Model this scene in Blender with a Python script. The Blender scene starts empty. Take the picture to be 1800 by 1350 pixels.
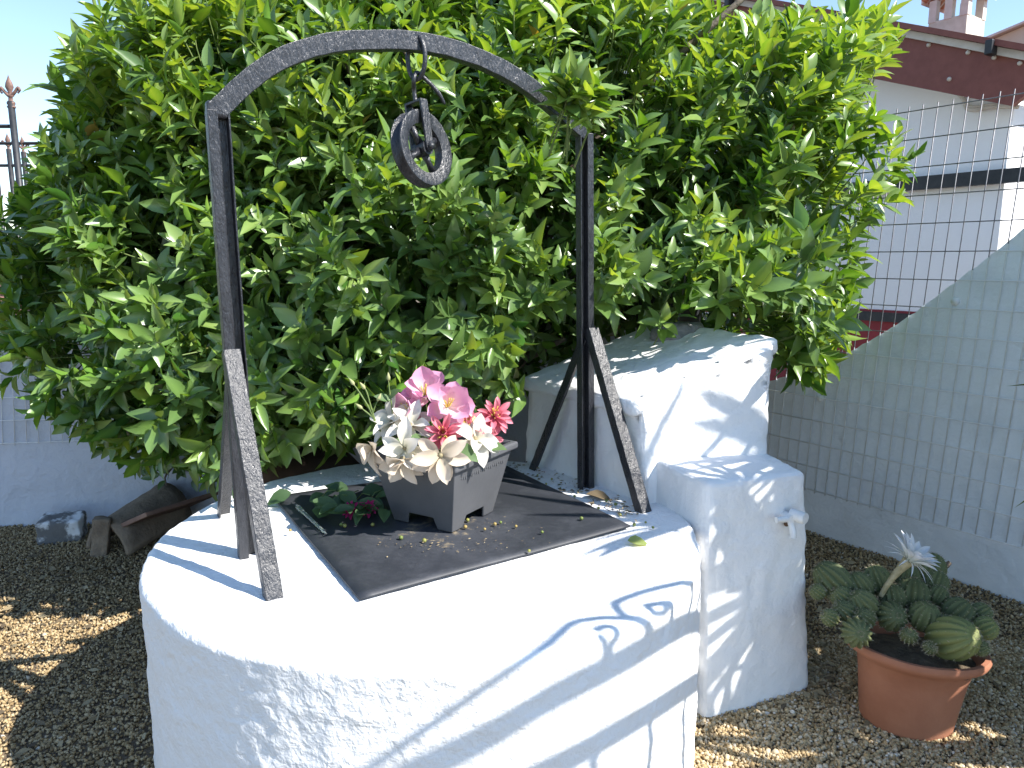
import bpy, bmesh, math, random
import numpy as np
from mathutils import Vector, Matrix, noise

random.seed(7); RNG = np.random.default_rng(11)
sc = bpy.context.scene
COL = sc.collection

# ------------------------------------------------------------------ camera, sky, sun, exposure
H, FPX, PITCH = 1.42, 1300.0, math.radians(9.5)
cam_d = bpy.data.cameras.new('camera'); cam = bpy.data.objects.new('camera', cam_d); COL.objects.link(cam)
cam_d.sensor_width = 36; cam_d.lens = 36 * FPX / 1800; cam_d.clip_start = 0.05; cam_d.clip_end = 3000
cam.location = (0, 0, H); cam.rotation_euler = (math.pi / 2 - PITCH, 0, 0)
sc.camera = cam

SUN_EL = math.radians(44); SUN_AZ = math.atan2(0.915, -0.403)          # clockwise from +Y
SUN = Vector((math.sin(SUN_AZ) * math.cos(SUN_EL), math.cos(SUN_AZ) * math.cos(SUN_EL), math.sin(SUN_EL)))
w = bpy.data.worlds.new('World'); sc.world = w; w.use_nodes = True
nt = w.node_tree; sky = nt.nodes.new('ShaderNodeTexSky'); sky.sky_type = 'NISHITA'; sky.sun_disc = False
sky.sun_elevation = SUN_EL; sky.sun_rotation = SUN_AZ; sky.air_density = 1.0; sky.dust_density = 0.05; sky.ozone_density = 1.8
nt.links.new(sky.outputs[0], nt.nodes['Background'].inputs[0]); nt.nodes['Background'].inputs[1].default_value = 0.115
sun_d = bpy.data.lights.new('sun', 'SUN'); sun_d.energy = 4.4; sun_d.angle = math.radians(0.48); sun_d.color = (1.0, 0.955, 0.89)
sun = bpy.data.objects.new('sun', sun_d); COL.objects.link(sun)
sun.rotation_euler = SUN.to_track_quat('Z', 'Y').to_euler(); sun.location = (6, -2, 8)
vs = sc.view_settings; vs.view_transform = 'Standard'; vs.look = 'None'; vs.exposure = 1.25; vs.gamma = 1.0; vs.use_curve_mapping = False
sc.cycles.max_bounces = 8; sc.cycles.transparent_max_bounces = 8

# ------------------------------------------------------------------ measuring helpers (survey of the place)
def ray(x, y):
    u = (x - 900) / FPX; v = (y - 675) / FPX
    return Vector((u, math.cos(PITCH) - v * math.sin(PITCH), -math.sin(PITCH) - v * math.cos(PITCH)))
CAMP = Vector((0, 0, H))
def atz(x, y, z): r = ray(x, y); return CAMP + r * ((z - H) / r.z)
def aty(x, y, Y): r = ray(x, y); return CAMP + r * (Y / r.y)
def onplane(x, y, P, n): r = ray(x, y); return CAMP + r * ((P - CAMP).dot(n) / r.dot(n))
def project(V):
    V = np.asarray(V, float); d = V - np.array([0, 0, H])
    c, s = math.cos(PITCH), math.sin(PITCH)
    zf = d[:, 1] * c - d[:, 2] * s; up = d[:, 1] * s + d[:, 2] * c
    return np.stack([900 + FPX * d[:, 0] / zf, 675 - FPX * up / zf], 1), zf

# ------------------------------------------------------------------ object helpers
def tag(o, label=None, cat=None, group=None, kind=None):
    if label: o['label'] = label
    if cat: o['category'] = cat
    if group: o['group'] = group
    if kind: o['kind'] = kind
    return o
def thing(name, label, cat, loc=(0, 0, 0), group=None):
    o = bpy.data.objects.new(name, None); COL.objects.link(o); o.location = loc; o.empty_display_size = 0.05
    return tag(o, label, cat, group)
def origin_of(o):
    v = Vector((0, 0, 0))
    while o is not None: v = v + Vector(o.location); o = o.parent
    return v
def mesh(name, V, F, mat, parent=None, smooth=False, matidx=None, auto=None):
    """V in world coordinates; stored relative to the parent's place."""
    me = bpy.data.meshes.new(name)
    off = origin_of(parent) if parent is not None else Vector((0, 0, 0))
    V = np.asarray([tuple(v) for v in V], float) - np.array(off)
    me.from_pydata(V.tolist(), [], [tuple(int(i) for i in f) for f in F])
    for m in (mat if isinstance(mat, (list, tuple)) else [mat]): me.materials.append(m)
    if matidx is not None: me.polygons.foreach_set('material_index', np.asarray(matidx, dtype=np.int32))
    if smooth: me.polygons.foreach_set('use_smooth', np.ones(len(me.polygons), dtype=bool))
    if auto: me.set_sharp_from_angle(angle=math.radians(auto))
    me.update()
    o = bpy.data.objects.new(name, me); COL.objects.link(o)
    if parent is not None: o.parent = parent
    return o
def inst(name, me, parent, M):
    o = bpy.data.objects.new(name, me); COL.objects.link(o); o.parent = parent
    o.matrix_local = Matrix.Translation(-origin_of(parent)) @ M
    return o
def bevel(o, wdt, seg=2):
    m = o.modifiers.new('bevel', 'BEVEL'); m.width = wdt; m.segments = seg; m.limit_method = 'ANGLE'; m.angle_limit = math.radians(40)
    return o
def joinm(parts):
    V = []; F = []
    for v, f in parts:
        b = len(V); V += [Vector(q) for q in v]; F += [tuple(i + b for i in g) for g in f]
    return V, F
def frame(z, x=None):
    z = Vector(z).normalized()
    if x is None or abs(Vector(x).normalized().dot(z)) > 0.999: x = Vector((1, 0, 0)) if abs(z.x) < 0.9 else Vector((0, 1, 0))
    x = Vector(x); x = (x - z * x.dot(z)).normalized(); y = z.cross(x)
    return Matrix((x, y, z)).transposed()
def box(c, s, R=None):
    c = Vector(c); h = Vector(s) / 2
    V = [Vector((x * h.x, y * h.y, z * h.z)) for x in (-1, 1) for y in (-1, 1) for z in (-1, 1)]
    if R is not None: V = [R @ v for v in V]
    return [c + v for v in V], [(0, 1, 3, 2), (4, 6, 7, 5), (0, 4, 5, 1), (2, 3, 7, 6), (0, 2, 6, 4), (1, 5, 7, 3)]
def extrude(prof, p0, p1, xdir):
    p0 = Vector(p0); p1 = Vector(p1); R = frame(p1 - p0, xdir); n = len(prof)
    V = [p + R @ Vector((a, b, 0)) for p in (p0, p1) for a, b in prof]
    F = [(i, (i + 1) % n, n + (i + 1) % n, n + i) for i in range(n)] + [tuple(range(n - 1, -1, -1)), tuple(range(n, 2 * n))]
    return V, F
def tube(pts, rad, n=8, closed=False, caps=True):
    pts = [Vector(p) for p in pts]; m = len(pts)
    if not isinstance(rad, (list, tuple)): rad = [rad] * m
    V = []; F = []; x = None
    for i, p in enumerate(pts):
        if closed: t = pts[(i + 1) % m] - pts[i - 1]
        else: t = pts[min(i + 1, m - 1)] - pts[max(i - 1, 0)]
        R = frame(t, x); x = R.col[0]
        for k in range(n):
            a = 2 * math.pi * k / n; V.append(p + R @ Vector((math.cos(a) * rad[i], math.sin(a) * rad[i], 0)))
    for i in range(m if closed else m - 1):
        j = (i + 1) % m
        for k in range(n):
            l = (k + 1) % n; F.append((i * n + k, i * n + l, j * n + l, j * n + k))
    if caps and not closed: F += [tuple(range(n - 1, -1, -1)), tuple(range((m - 1) * n, m * n))]
    return V, F
def lathe(prof, c, n=48, R=None, sx=1.0, sy=1.0, closed=False):
    c = Vector(c); V = []; F = []; m = len(prof)
    for r, z in prof:
        for k in range(n):
            a = 2 * math.pi * k / n; v = Vector((r * sx * math.cos(a), r * sy * math.sin(a), z))
            V.append(c + (R @ v if R is not None else v))
    for i in range(m if closed else m - 1):
        j = (i + 1) % m
        for k in range(n):
            l = (k + 1) % n; F.append((i * n + k, i * n + l, j * n + l, j * n + k))
    return V, F
def catmull(P, k=8, closed=False):
    P = [Vector(p) for p in P]; n = len(P); out = []
    for i in range(n if closed else n - 1):
        if closed: a, b, c, d = P[i - 1], P[i], P[(i + 1) % n], P[(i + 2) % n]
        else: a, b, c, d = P[max(i - 1, 0)], P[i], P[i + 1], P[min(i + 2, n - 1)]
        for j in range(k):
            t = j / k
            out.append(0.5 * ((2 * b) + (c - a) * t + (2 * a - 5 * b + 4 * c - d) * t * t + (3 * b - a - 3 * c + d) * t ** 3))
    if not closed: out.append(P[-1])
    return out
def masonry(corners, bev, cell, amp, seed=0, faces=None, big=0.0):
    """hand-plastered block: hull of 8 corners, rounded, finely divided, uneven"""
    bm = bmesh.new(); vs_ = [bm.verts.new(c) for c in corners]
    for f in (faces or [(3, 2, 1, 0), (4, 5, 6, 7), (0, 1, 5, 4), (1, 2, 6, 5), (2, 3, 7, 6), (3, 0, 4, 7)]): bm.faces.new([vs_[i] for i in f])
    bmesh.ops.recalc_face_normals(bm, faces=bm.faces)
    if bev: bmesh.ops.bevel(bm, geom=bm.edges[:], offset=bev, segments=3, profile=0.5, affect='EDGES')
    bmesh.ops.triangulate(bm, faces=bm.faces[:])
    for _ in range(8):
        ed = [e for e in bm.edges if e.calc_length() > cell]
        if not ed: break
        bmesh.ops.subdivide_edges(bm, edges=ed, cuts=1); bmesh.ops.triangulate(bm, faces=bm.faces[:])
    bm.normal_update(); o = Vector((seed * 3.7, seed * 1.3, seed * 2.1))
    dsp = [v.normal * (amp * noise.noise(v.co * 22 + o) + 0.4 * amp * noise.noise(v.co * 60 + o) + big * noise.noise(v.co * 5 + o)) for v in bm.verts]
    for v, d in zip(bm.verts, dsp): v.co += d
    V = [v.co.copy() for v in bm.verts]; bm.verts.index_update(); F = [[v.index for v in f.verts] for f in bm.faces]; bm.free()
    return V, F

# ------------------------------------------------------------------ materials
def new_mat(name):
    m = bpy.data.materials.new(name); m.use_nodes = True
    return m, m.node_tree, m.node_tree.nodes['Principled BSDF']
def lk(nt, a, b): nt.links.new(a, b)
def nz(nt, scale, detail=4, rough=0.55, vec=None, dist=0):
    n = nt.nodes.new('ShaderNodeTexNoise'); n.inputs['Scale'].default_value = scale; n.inputs['Detail'].default_value = detail
    n.inputs['Roughness'].default_value = rough; n.inputs['Distortion'].default_value = dist
    if vec is not None: lk(nt, vec, n.inputs['Vector'])
    return n
def ramp(nt, fac, stops):
    r = nt.nodes.new('ShaderNodeValToRGB'); e = r.color_ramp.elements
    while len(e) < len(stops): e.new(0.5)
    for el, (p, c) in zip(e, stops): el.position = p; el.color = (*c, 1) if len(c) == 3 else c
    lk(nt, fac, r.inputs[0]); return r
def coords(nt): return nt.nodes.new('ShaderNodeTexCoord').outputs['Object']
def bump(nt, bs, layers):
    prev = None
    for h, st, dist in layers:
        b = nt.nodes.new('ShaderNodeBump'); b.inputs['Strength'].default_value = st; b.inputs['Distance'].default_value = dist
        lk(nt, h, b.inputs['Height'])
        if prev is not None: lk(nt, prev, b.inputs['Normal'])
        prev = b.outputs[0]
    lk(nt, prev, bs.inputs['Normal'])
def simple(name, c0, c1, scale=20, rough=0.6, bscale=None, bst=0.3, bdist=0.002, metal=0.0, spec=0.5, detail=5, lo=0.3, hi=0.7):
    m, nt, bs = new_mat(name); co = coords(nt); n = nz(nt, scale, detail, 0.6, co)
    r = ramp(nt, n.outputs[0], [(lo, c0), (hi, c1)]); lk(nt, r.outputs[0], bs.inputs['Base Color'])
    bs.inputs['Roughness'].default_value = rough; bs.inputs['Metallic'].default_value = metal; bs.inputs['Specular IOR Level'].default_value = spec
    if bscale: bump(nt, bs, [(nz(nt, bscale, 4, 0.6, co).outputs[0], bst, bdist)])
    return m
def plaster(name, base=(0.80, 0.80, 0.80), dirt=(0.66, 0.63, 0.57), coarse=0.6, fine=0.5, cs=16, fs=75, dlo=0.66, dhi=0.82):
    m, nt, bs = new_mat(name); co = coords(nt)
    d = nz(nt, 3.2, 7, 0.65, co); r = ramp(nt, d.outputs[0], [(0.0, base), (dlo, base), (dhi, dirt)])
    sp = nz(nt, 95, 2, 0.5, co); rs = ramp(nt, sp.outputs[0], [(0.0, (0.75, 0.72, 0.68)), (0.22, (1, 1, 1)), (1, (1, 1, 1))])
    mx = nt.nodes.new('ShaderNodeMixRGB'); mx.blend_type = 'MULTIPLY'; mx.inputs[0].default_value = 1
    lk(nt, r.outputs[0], mx.inputs[1]); lk(nt, rs.outputs[0], mx.inputs[2]); lk(nt, mx.outputs[0], bs.inputs['Base Color'])
    bs.inputs['Roughness'].default_value = 0.75; bs.inputs['Specular IOR Level'].default_value = 0.25
    a = nz(nt, cs, 3, 0.5, co, 0.4); b = nz(nt, fs, 4, 0.6, co)
    bump(nt, bs, [(a.outputs[0], coarse, 0.02), (b.outputs[0], fine, 0.010)])
    return m
M_WELL = plaster('well_plaster', coarse=0.36, fine=0.20, cs=42, fs=120)
M_BLOCK = plaster('block_plaster', coarse=0.28, fine=0.25, cs=18, fs=70)
M_RWALL = plaster('mesh_wall_paint', base=(0.80, 0.86, 0.92), dirt=(0.64, 0.70, 0.75), coarse=0.4, fine=0.3, cs=10, fs=50, dlo=0.5, dhi=0.8)
M_LWALL = plaster('back_wall_shaded_paint', base=(0.52, 0.55, 0.62), dirt=(0.45, 0.47, 0.52), coarse=0.6, fine=0.4, cs=12, fs=45, dlo=0.55, dhi=0.85)  # white wall; the citrus tree's shade is put into this darker base
M_HOUSE = plaster('house_paint', base=(0.80, 0.79, 0.80), dirt=(0.74, 0.73, 0.73), coarse=0.15, fine=0.15, cs=6, fs=30)
def iron():
    m, nt, bs = new_mat('black_brushed_paint'); co = coords(nt)
    mp = nt.nodes.new('ShaderNodeMapping'); mp.inputs['Scale'].default_value = (1, 1, 0.35); lk(nt, co, mp.inputs[0])
    n = nz(nt, 55, 5, 0.65, mp.outputs[0]); f = nz(nt, 220, 3, 0.6, mp.outputs[0])
    lk(nt, ramp(nt, n.outputs[0], [(0.3, (0.010, 0.011, 0.015)), (0.75, (0.030, 0.032, 0.039))]).outputs[0], bs.inputs['Base Color'])
    lk(nt, ramp(nt, f.outputs[0], [(0.3, (0.24,) * 3), (0.7, (0.44,) * 3)]).outputs[0], bs.inputs['Roughness'])
    bs.inputs['Specular IOR Level'].default_value = 0.6
    bump(nt, bs, [(n.outputs[0], 0.85, 0.006), (f.outputs[0], 0.35, 0.002)])
    return m
M_IRON = iron()
def tint_mat(name, stops, rough=0.5, transl=0.0, tcol=None, spec=0.5, bscale=None, vein=False, backmix=None):
    m, nt, bs = new_mat(name); at = nt.nodes.new('ShaderNodeAttribute'); at.attribute_name = 'tint'
    r = ramp(nt, at.outputs['Fac'], stops); col = r.outputs[0]
    if backmix:
        g = nt.nodes.new('ShaderNodeNewGeometry'); mx = nt.nodes.new('ShaderNodeMixRGB'); mx.inputs[2].default_value = (*backmix, 1)
        ml = nt.nodes.new('ShaderNodeMath'); ml.operation = 'MULTIPLY'; ml.inputs[1].default_value = 0.55
        lk(nt, g.outputs['Backfacing'], ml.inputs[0]); lk(nt, ml.outputs[0], mx.inputs[0]); lk(nt, col, mx.inputs[1]); col = mx.outputs[0]
    lk(nt, col, bs.inputs['Base Color']); bs.inputs['Roughness'].default_value = rough; bs.inputs['Specular IOR Level'].default_value = spec
    if bscale: bump(nt, bs, [(nz(nt, bscale, 3, 0.6, coords(nt)).outputs[0], 0.4, 0.003)])
    if transl:
        t = nt.nodes.new('ShaderNodeBsdfTranslucent'); mx = nt.nodes.new('ShaderNodeMixShader'); mx.inputs[0].default_value = transl
        hs = nt.nodes.new('ShaderNodeMixRGB'); hs.blend_type = 'MULTIPLY'; hs.inputs[0].default_value = 1; hs.inputs[2].default_value = (*tcol, 1)
        lk(nt, col, hs.inputs[1]); lk(nt, hs.outputs[0], t.inputs[0])
        out = nt.nodes['Material Output']; lk(nt, bs.outputs[0], mx.inputs[1]); lk(nt, t.outputs[0], mx.inputs[2]); lk(nt, mx.outputs[0], out.inputs[0])
    return m
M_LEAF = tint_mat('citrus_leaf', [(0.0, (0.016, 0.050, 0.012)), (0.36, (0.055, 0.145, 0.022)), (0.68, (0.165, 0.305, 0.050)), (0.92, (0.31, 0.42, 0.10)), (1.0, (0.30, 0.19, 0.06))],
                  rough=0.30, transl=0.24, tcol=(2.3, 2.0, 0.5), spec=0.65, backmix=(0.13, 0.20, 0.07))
M_PEBBLE = tint_mat('pebble', [(0.0, (0.17, 0.115, 0.055)), (0.35, (0.35, 0.25, 0.125)), (0.7, (0.47, 0.365, 0.215)), (0.92, (0.56, 0.47, 0.33)), (1.0, (0.64, 0.60, 0.52))], rough=0.75, spec=0.3)
M_LITTER = tint_mat('dry_litter', [(0.0, (0.07, 0.05, 0.03)), (0.5, (0.20, 0.15, 0.08)), (1.0, (0.34, 0.28, 0.17))], rough=0.8)
M_SOIL = simple('soil', (0.08, 0.06, 0.04), (0.20, 0.15, 0.095), 30, 0.9, 70, 0.9, 0.02)
M_BARK = simple('bark', (0.09, 0.07, 0.05), (0.20, 0.16, 0.12), 25, 0.85, 40, 0.8, 0.01)
M_WIRE = simple('galvanised_wire', (0.10, 0.10, 0.12), (0.20, 0.20, 0.22), 40, 0.45, metal=0.2)
M_WIREP = simple('painted_wire', (0.70, 0.73, 0.75), (0.80, 0.82, 0.83), 30, 0.6)

# ------------------------------------------------------------------ setting: ground and gravel
WELL_C = Vector((-0.25, 2.15, 0)); WELL_R = 0.80; WELL_H = 0.62
RW_A = Vector((1.568, 3.736, 0)); RW_D = Vector((0.568, -0.823, 0)).normalized(); RW_N = Vector((-0.823, -0.568, 0)).normalized()
LW_A = Vector((-2.76, 3.804, 0)); LW_D = Vector((1, 0.10, 0)).normalized(); LW_N = Vector((0.0995, -0.995, 0))
g = mesh('ground', [(-400, -200, 0), (400, -200, 0), (400, 600, 0), (-400, 600, 0)], [(0, 1, 2, 3)], M_SOIL); tag(g, kind='structure')

def ico_template():
    bm = bmesh.new(); bmesh.ops.create_icosphere(bm, subdivisions=1, radius=1.0)
    V = np.array([v.co[:] for v in bm.verts]); bm.verts.index_update(); F = np.array([[v.index for v in f.verts] for f in bm.faces]); bm.free()
    return V, F
def rotmats(n):
    q = RNG.normal(size=(n, 4)); q /= np.linalg.norm(q, axis=1)[:, None]; a, b, c, d = q.T
    return np.stack([np.stack([1 - 2 * (c * c + d * d), 2 * (b * c - a * d), 2 * (b * d + a * c)], 1),
                     np.stack([2 * (b * c + a * d), 1 - 2 * (b * b + d * d), 2 * (c * d - a * b)], 1),
                     np.stack([2 * (b * d - a * c), 2 * (c * d + a * b), 1 - 2 * (b * b + c * c)], 1)], 1)
def bulk(name, V, F, tint, mat, parent=None, smooth=True, kind='stuff'):
    """V (n,3), F (m,k) arrays, tint per vertex"""
    me = bpy.data.meshes.new(name); off = np.array(origin_of(parent)) if parent is not None else np.zeros(3)
    k = F.shape[1]; me.vertices.add(len(V)); me.vertices.foreach_set('co', (V - off).astype(np.float32).ravel())
    me.loops.add(F.size); me.loops.foreach_set('vertex_index', F.astype(np.int32).ravel())
    me.polygons.add(len(F)); me.polygons.foreach_set('loop_start', np.arange(0, F.size, k, dtype=np.int32)); me.polygons.foreach_set('loop_total', np.full(len(F), k, dtype=np.int32))
    if smooth: me.polygons.foreach_set('use_smooth', np.ones(len(F), dtype=bool))
    a = me.attributes.new('tint', 'FLOAT', 'POINT'); a.data.foreach_set('value', np.asarray(tint, dtype=np.float32))
    me.materials.append(mat); me.update(calc_edges=True); me.validate()
    o = bpy.data.objects.new(name, me); COL.objects.link(o)
    if parent is not None: o.parent = parent
    if kind: o['kind'] = kind
    return o
IV, IF = ico_template()
OV = np.array([(1, 0, 0), (-1, 0, 0), (0, 1, 0), (0, -1, 0), (0, 0, 1), (0, 0, -1)], float); OF = np.array([(0, 2, 4), (2, 1, 4), (1, 3, 4), (3, 0, 4), (2, 0, 5), (1, 2, 5), (3, 1, 5), (0, 3, 5)])
def pebbles(xy, size, zlift, tint, IV=IV, IF=IF):
    n = len(xy); R = rotmats(n); s = np.stack([RNG.uniform(.75, 1.25, n), RNG.uniform(.6, 1.0, n), RNG.uniform(.45, .8, n)], 1) * size[:, None] * 0.5
    base = IV[None] * s[:, None, :] * RNG.uniform(.82, 1.15, (n, len(IV), 1))
    V = np.einsum('nij,nvj->nvi', R, base); V[:, :, 0] += xy[:, None, 0]; V[:, :, 1] += xy[:, None, 1]; V[:, :, 2] += (zlift)[:, None]
    F = IF[None] + (np.arange(n) * len(IV))[:, None, None]
    return V.reshape(-1, 3), F.reshape(-1, 3), np.repeat(tint, len(IV))
def keep_ground(xy):
    d = np.hypot(xy[:, 0] - WELL_C.x, xy[:, 1] - WELL_C.y) > WELL_R - 0.02
    rw = (xy - np.array([RW_A.x, RW_A.y])) @ np.array([RW_N.x, RW_N.y]) > -0.02
    lw = (xy - np.array([LW_A.x, LW_A.y])) @ np.array([LW_N.x, LW_N.y]) > -0.02
    pp, zf = project(np.c_[xy, np.zeros(len(xy))]); fr = (pp[:, 0] > -250) & (pp[:, 0] < 2200) & (pp[:, 1] < 1480)
    return d & rw & lw & fr
def ground_scatter(n, smin, smax, tlo, thi, box_, tv=IV, tf=IF):
    xy = np.c_[RNG.uniform(box_[0], box_[1], n), RNG.uniform(box_[2], box_[3], n)]; xy = xy[keep_ground(xy)]; m = len(xy)
    sz = RNG.uniform(smin, smax, m) * (1 + .5 * (RNG.random(m) > .93)); t = np.clip(RNG.uniform(tlo, thi, m) + .25 * (RNG.random(m) > .95), 0, 1)
    return pebbles(xy, sz, RNG.uniform(0.0, 0.010, m), t, tv, tf)
parts = [ground_scatter(40000, .009, .0165, .18, .95, (0.45, 2.0, 1.5, 2.6)), ground_scatter(38000, .010, .017, .12, .85, (0.45, 3.0, 2.3, 3.9), OV, OF), ground_scatter(15000, .010, .017, .15, .92, (1.2, 3.3, 1.0, 2.3), OV, OF), ground_scatter(88000, .0085, .0155, .03, .72, (-3.3, -0.6, 1.2, 4.0), OV * 1.15, OF)]
V = np.concatenate([p[0] for p in parts]); off = np.cumsum([0] + [len(p[0]) for p in parts[:-1]])
F = np.concatenate([p[1] + o for p, o in zip(parts, off)]); T = np.concatenate([p[2] for p in parts])
gr = bulk('gravel', V, F, T, M_PEBBLE); tag(gr, 'tan and brown pebble gravel covering the garden ground', 'gravel')

def litter(n, regions, zf_, lmin, lmax, wr, tlo=0, thi=1):
    """little curled dry flakes and twigs: bent quads"""
    pts = []
    while len(pts) < n:
        r = regions[RNG.integers(len(regions))]; pts.append((r[0] + RNG.normal() * r[2], r[1] + RNG.normal() * r[3]))
    xy = np.array(pts); n = len(xy); a = RNG.uniform(0, 6.28, n); L = RNG.uniform(lmin, lmax, n); W = L * RNG.uniform(wr * .6, wr * 1.4, n)
    ca, sa = np.cos(a), np.sin(a); z = np.array([zf_(p) for p in xy]); Vs = []
    for u, v, h in ((-.5, 0, 0.15), (0, -.5, .35), (.5, 0, .1), (0, .5, .0)):
        hh = z + 0.002 + h * L * RNG.uniform(.2, .8, n)
        Vs.append(np.stack([xy[:, 0] + u * L * ca - v * W * sa, xy[:, 1] + u * L * sa + v * W * ca, hh], 1))
    V = np.stack(Vs, 1).reshape(-1, 3); F = (np.array([[0, 1, 3], [1, 2, 3]])[None] + (np.arange(n) * 4)[:, None, None]).reshape(-1, 3)
    return V, F, np.repeat(RNG.uniform(tlo, thi, n), 4)
V, F, T = litter(1500, [(-1.7, 2.4, .5, .6), (-1.5, 1.8, .4, .4), (-2.2, 3.2, .4, .3), (1.45, 2.75, .25, .25), (1.0, 2.5, .1, .2)], lambda p: .012, .015, .05, .35)
ok = keep_ground(V[::4, :2]); sel = np.repeat(ok, 4); idx = np.cumsum(sel) - 1; F = F[np.repeat(ok, 2)]
gl = bulk('ground_litter', V[sel], idx[F], T[sel], M_LITTER, smooth=False); tag(gl, 'dry leaf flakes and twigs strewn over the gravel', 'leaf litter')

# ------------------------------------------------------------------ right garden wall with its wire mesh
TOPPX = [(1345, 672), (1440, 640), (1500, 615), (1560, 580), (1620, 540), (1680, 495), (1740, 450), (1800, 402)]
top = [((onplane(x, y, RW_A, RW_N) - RW_A).dot(RW_D), onplane(x, y, RW_A, RW_N).z) for x, y in TOPPX]
top = [(-0.569, 0.72)] + top + [(1.05, 1.72), (1.30, 1.88), (1.7, 1.95), (3.4, 1.95)]
tc = [(p.x, p.y) for p in catmull([Vector((s, z, 0)) for s, z in top], 5)]
def wall_top(s):
    for (a, za), (b, zb) in zip(tc[:-1], tc[1:]):
        if a <= s <= b: return za + (zb - za) * (s - a) / (b - a + 1e-9)
    return tc[-1][1] if s > tc[-1][0] else tc[0][1]
ns, nzr = 150, 60; V = []; F = []
for i in range(ns + 1):
    s = -0.569 + 3.95 * i / ns; zt = wall_top(s)
    for j in range(nzr + 1):
        z = -0.05 + (zt + .05) * j / nzr; p = RW_A + RW_D * s; nn = noise.noise(Vector((s * 6, z * 6, 3))) * .006 + noise.noise(Vector((s * 1.5, z * 1.5, 9))) * .008
        q = p + RW_N * nn; V.append((q.x, q.y, z + (noise.noise(Vector((s * 25, 1, 5))) * .008 if j == nzr else 0)))
for i in range(ns):
    for j in range(nzr):
        a = i * (nzr + 1) + j; F.append((a, a + nzr + 1, a + nzr + 2, a + 1))
nf = len(V)
for i in range(ns + 1):
    s = -0.569 + 3.95 * i / ns; q = RW_A + RW_D * s - RW_N * .14; V += [(q.x, q.y, -.05), (q.x, q.y, wall_top(s))]
for i in range(ns):
    F.append((nf + 2 * i, nf + 2 * i + 1, nf + 2 * i + 3, nf + 2 * i + 2)); F.append((i * (nzr + 1) + nzr, (i + 1) * (nzr + 1) + nzr, nf + 2 * i + 3, nf + 2 * i + 1))
rw = thing('garden_wall', 'pale blue-white garden wall with sweeping sloped top on the right', 'wall', RW_A)
mesh('wall_face', V, F, M_RWALL, rw, smooth=True, auto=50)
for px, py in ((1442, 700), (1680, 530)):
    q = onplane(px, py, RW_A, RW_N); V, F = lathe([(0, .012), (.012, .011), (.017, .004), (.018, -.004)], q + RW_N * .004, 14, frame(RW_N)); mesh('fixing_disc', V, F, M_WIREP, rw, smooth=True)

def wire_row(name, parent, p0, p1, r, mats, cut=None):
    d = (p1 - p0)
    if cut is None: V, F = tube([p0, p1], r, 6); return mesh(name, V, F, mats[0], parent, smooth=True)
    V, F = tube([p0, p0 + d * cut, p1], r, 6); mi = [1] * 6 + [0] * 6 + [1, 0]
    return mesh(name, V, F, mats, parent, smooth=True, matidx=mi)
fm = thing('wire_mesh_fence', 'rectangular wire mesh rising above the sloped white wall', 'fence', RW_A + RW_N * .012)
MB_ = Vector(RW_A) + RW_N * .010
s = -0.55
while s < 1.75:
    j = random.uniform(-.004, .004); zt = 2.092; zb = 0.222 + s * .022
    s0 = s; s1 = s + .052 * (zt - zb) / 1.0
    p0 = MB_ + RW_D * (s0 - .02) + Vector((0, 0, zb)); p1 = MB_ + RW_D * (s0 - .02 + .092 + j) + Vector((0, 0, zt))
    cut = min(.98, (wall_top(s0 + .03) - zb) / (zt - zb))
    wire_row('vertical_wire', fm, p0, p1, .0026, [M_WIRE, M_WIREP], cut); s += 0.0598
z = 0.235
while z < 2.10:
    p0 = MB_ + RW_D * -.56 + RW_N * .004 + Vector((0, 0, z)); p1 = MB_ + RW_D * 1.75 + RW_N * .004 + Vector((0, 0, z + .01 * (z < 1)))
    cut = 0.0; ss = -.56
    while ss < 1.75 and wall_top(ss) < z: ss += .01
    L = (p1 - p0)
    if ss >= 1.75: wire_row('horizontal_wire', fm, p0, p1, .0026, [M_WIRE])
    elif ss <= -.55: wire_row('horizontal_wire', fm, p0, p1, .0026, [M_WIREP])
    else: wire_row('horizontal_wire', fm, p1, p0, .0026, [M_WIRE, M_WIREP], 1 - (ss + .56) / 2.31)
    z += 0.1223
V, F = extrude([(-.012, -.012), (.012, -.012), (.012, .012), (-.012, .012)], MB_ + RW_D * 1.62 + Vector((0, 0, 0)), MB_ + RW_D * 1.70 + Vector((0, 0, 2.13)), RW_D)
mesh('fence_post', V, F, M_WIRE, fm)

# ------------------------------------------------------------------ left back wall
lw = thing('back_wall', 'low white garden wall behind the citrus tree on the left', 'wall', LW_A)
ns, nzr = 110, 30; V = []; F = []
for i in range(ns + 1):
    s = -1.6 + (5.64) * i / ns
    for j in range(nzr + 1):
        z = -.05 + 1.17 * j / nzr; q = LW_A + LW_D * s + LW_N * (noise.noise(Vector((s * 5, z * 5, 1))) * .010 + noise.noise(Vector((s * 18, z * 18, 4))) * .003); V.append((q.x, q.y, z))
for i in range(ns):
    for j in range(nzr): a = i * (nzr + 1) + j; F.append((a, a + nzr + 1, a + nzr + 2, a + 1))
nf = len(V)
for i in range(ns + 1):
    q = LW_A + LW_D * (-1.6 + 5.64 * i / ns) - LW_N * .14; V += [(q.x, q.y, -.05), (q.x, q.y, 1.12)]
for i in range(ns):
    F.append((nf + 2 * i, nf + 2 * i + 1, nf + 2 * i + 3, nf + 2 * i + 2)); F.append((i * (nzr + 1) + nzr, (i + 1) * (nzr + 1) + nzr, nf + 2 * i + 3, nf + 2 * i + 1))
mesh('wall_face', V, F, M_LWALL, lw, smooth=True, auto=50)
lm = thing('wall_mesh_panel', 'white-painted wire mesh fixed flat on the left back wall', 'mesh panel', LW_A + LW_N * .012)
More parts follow.
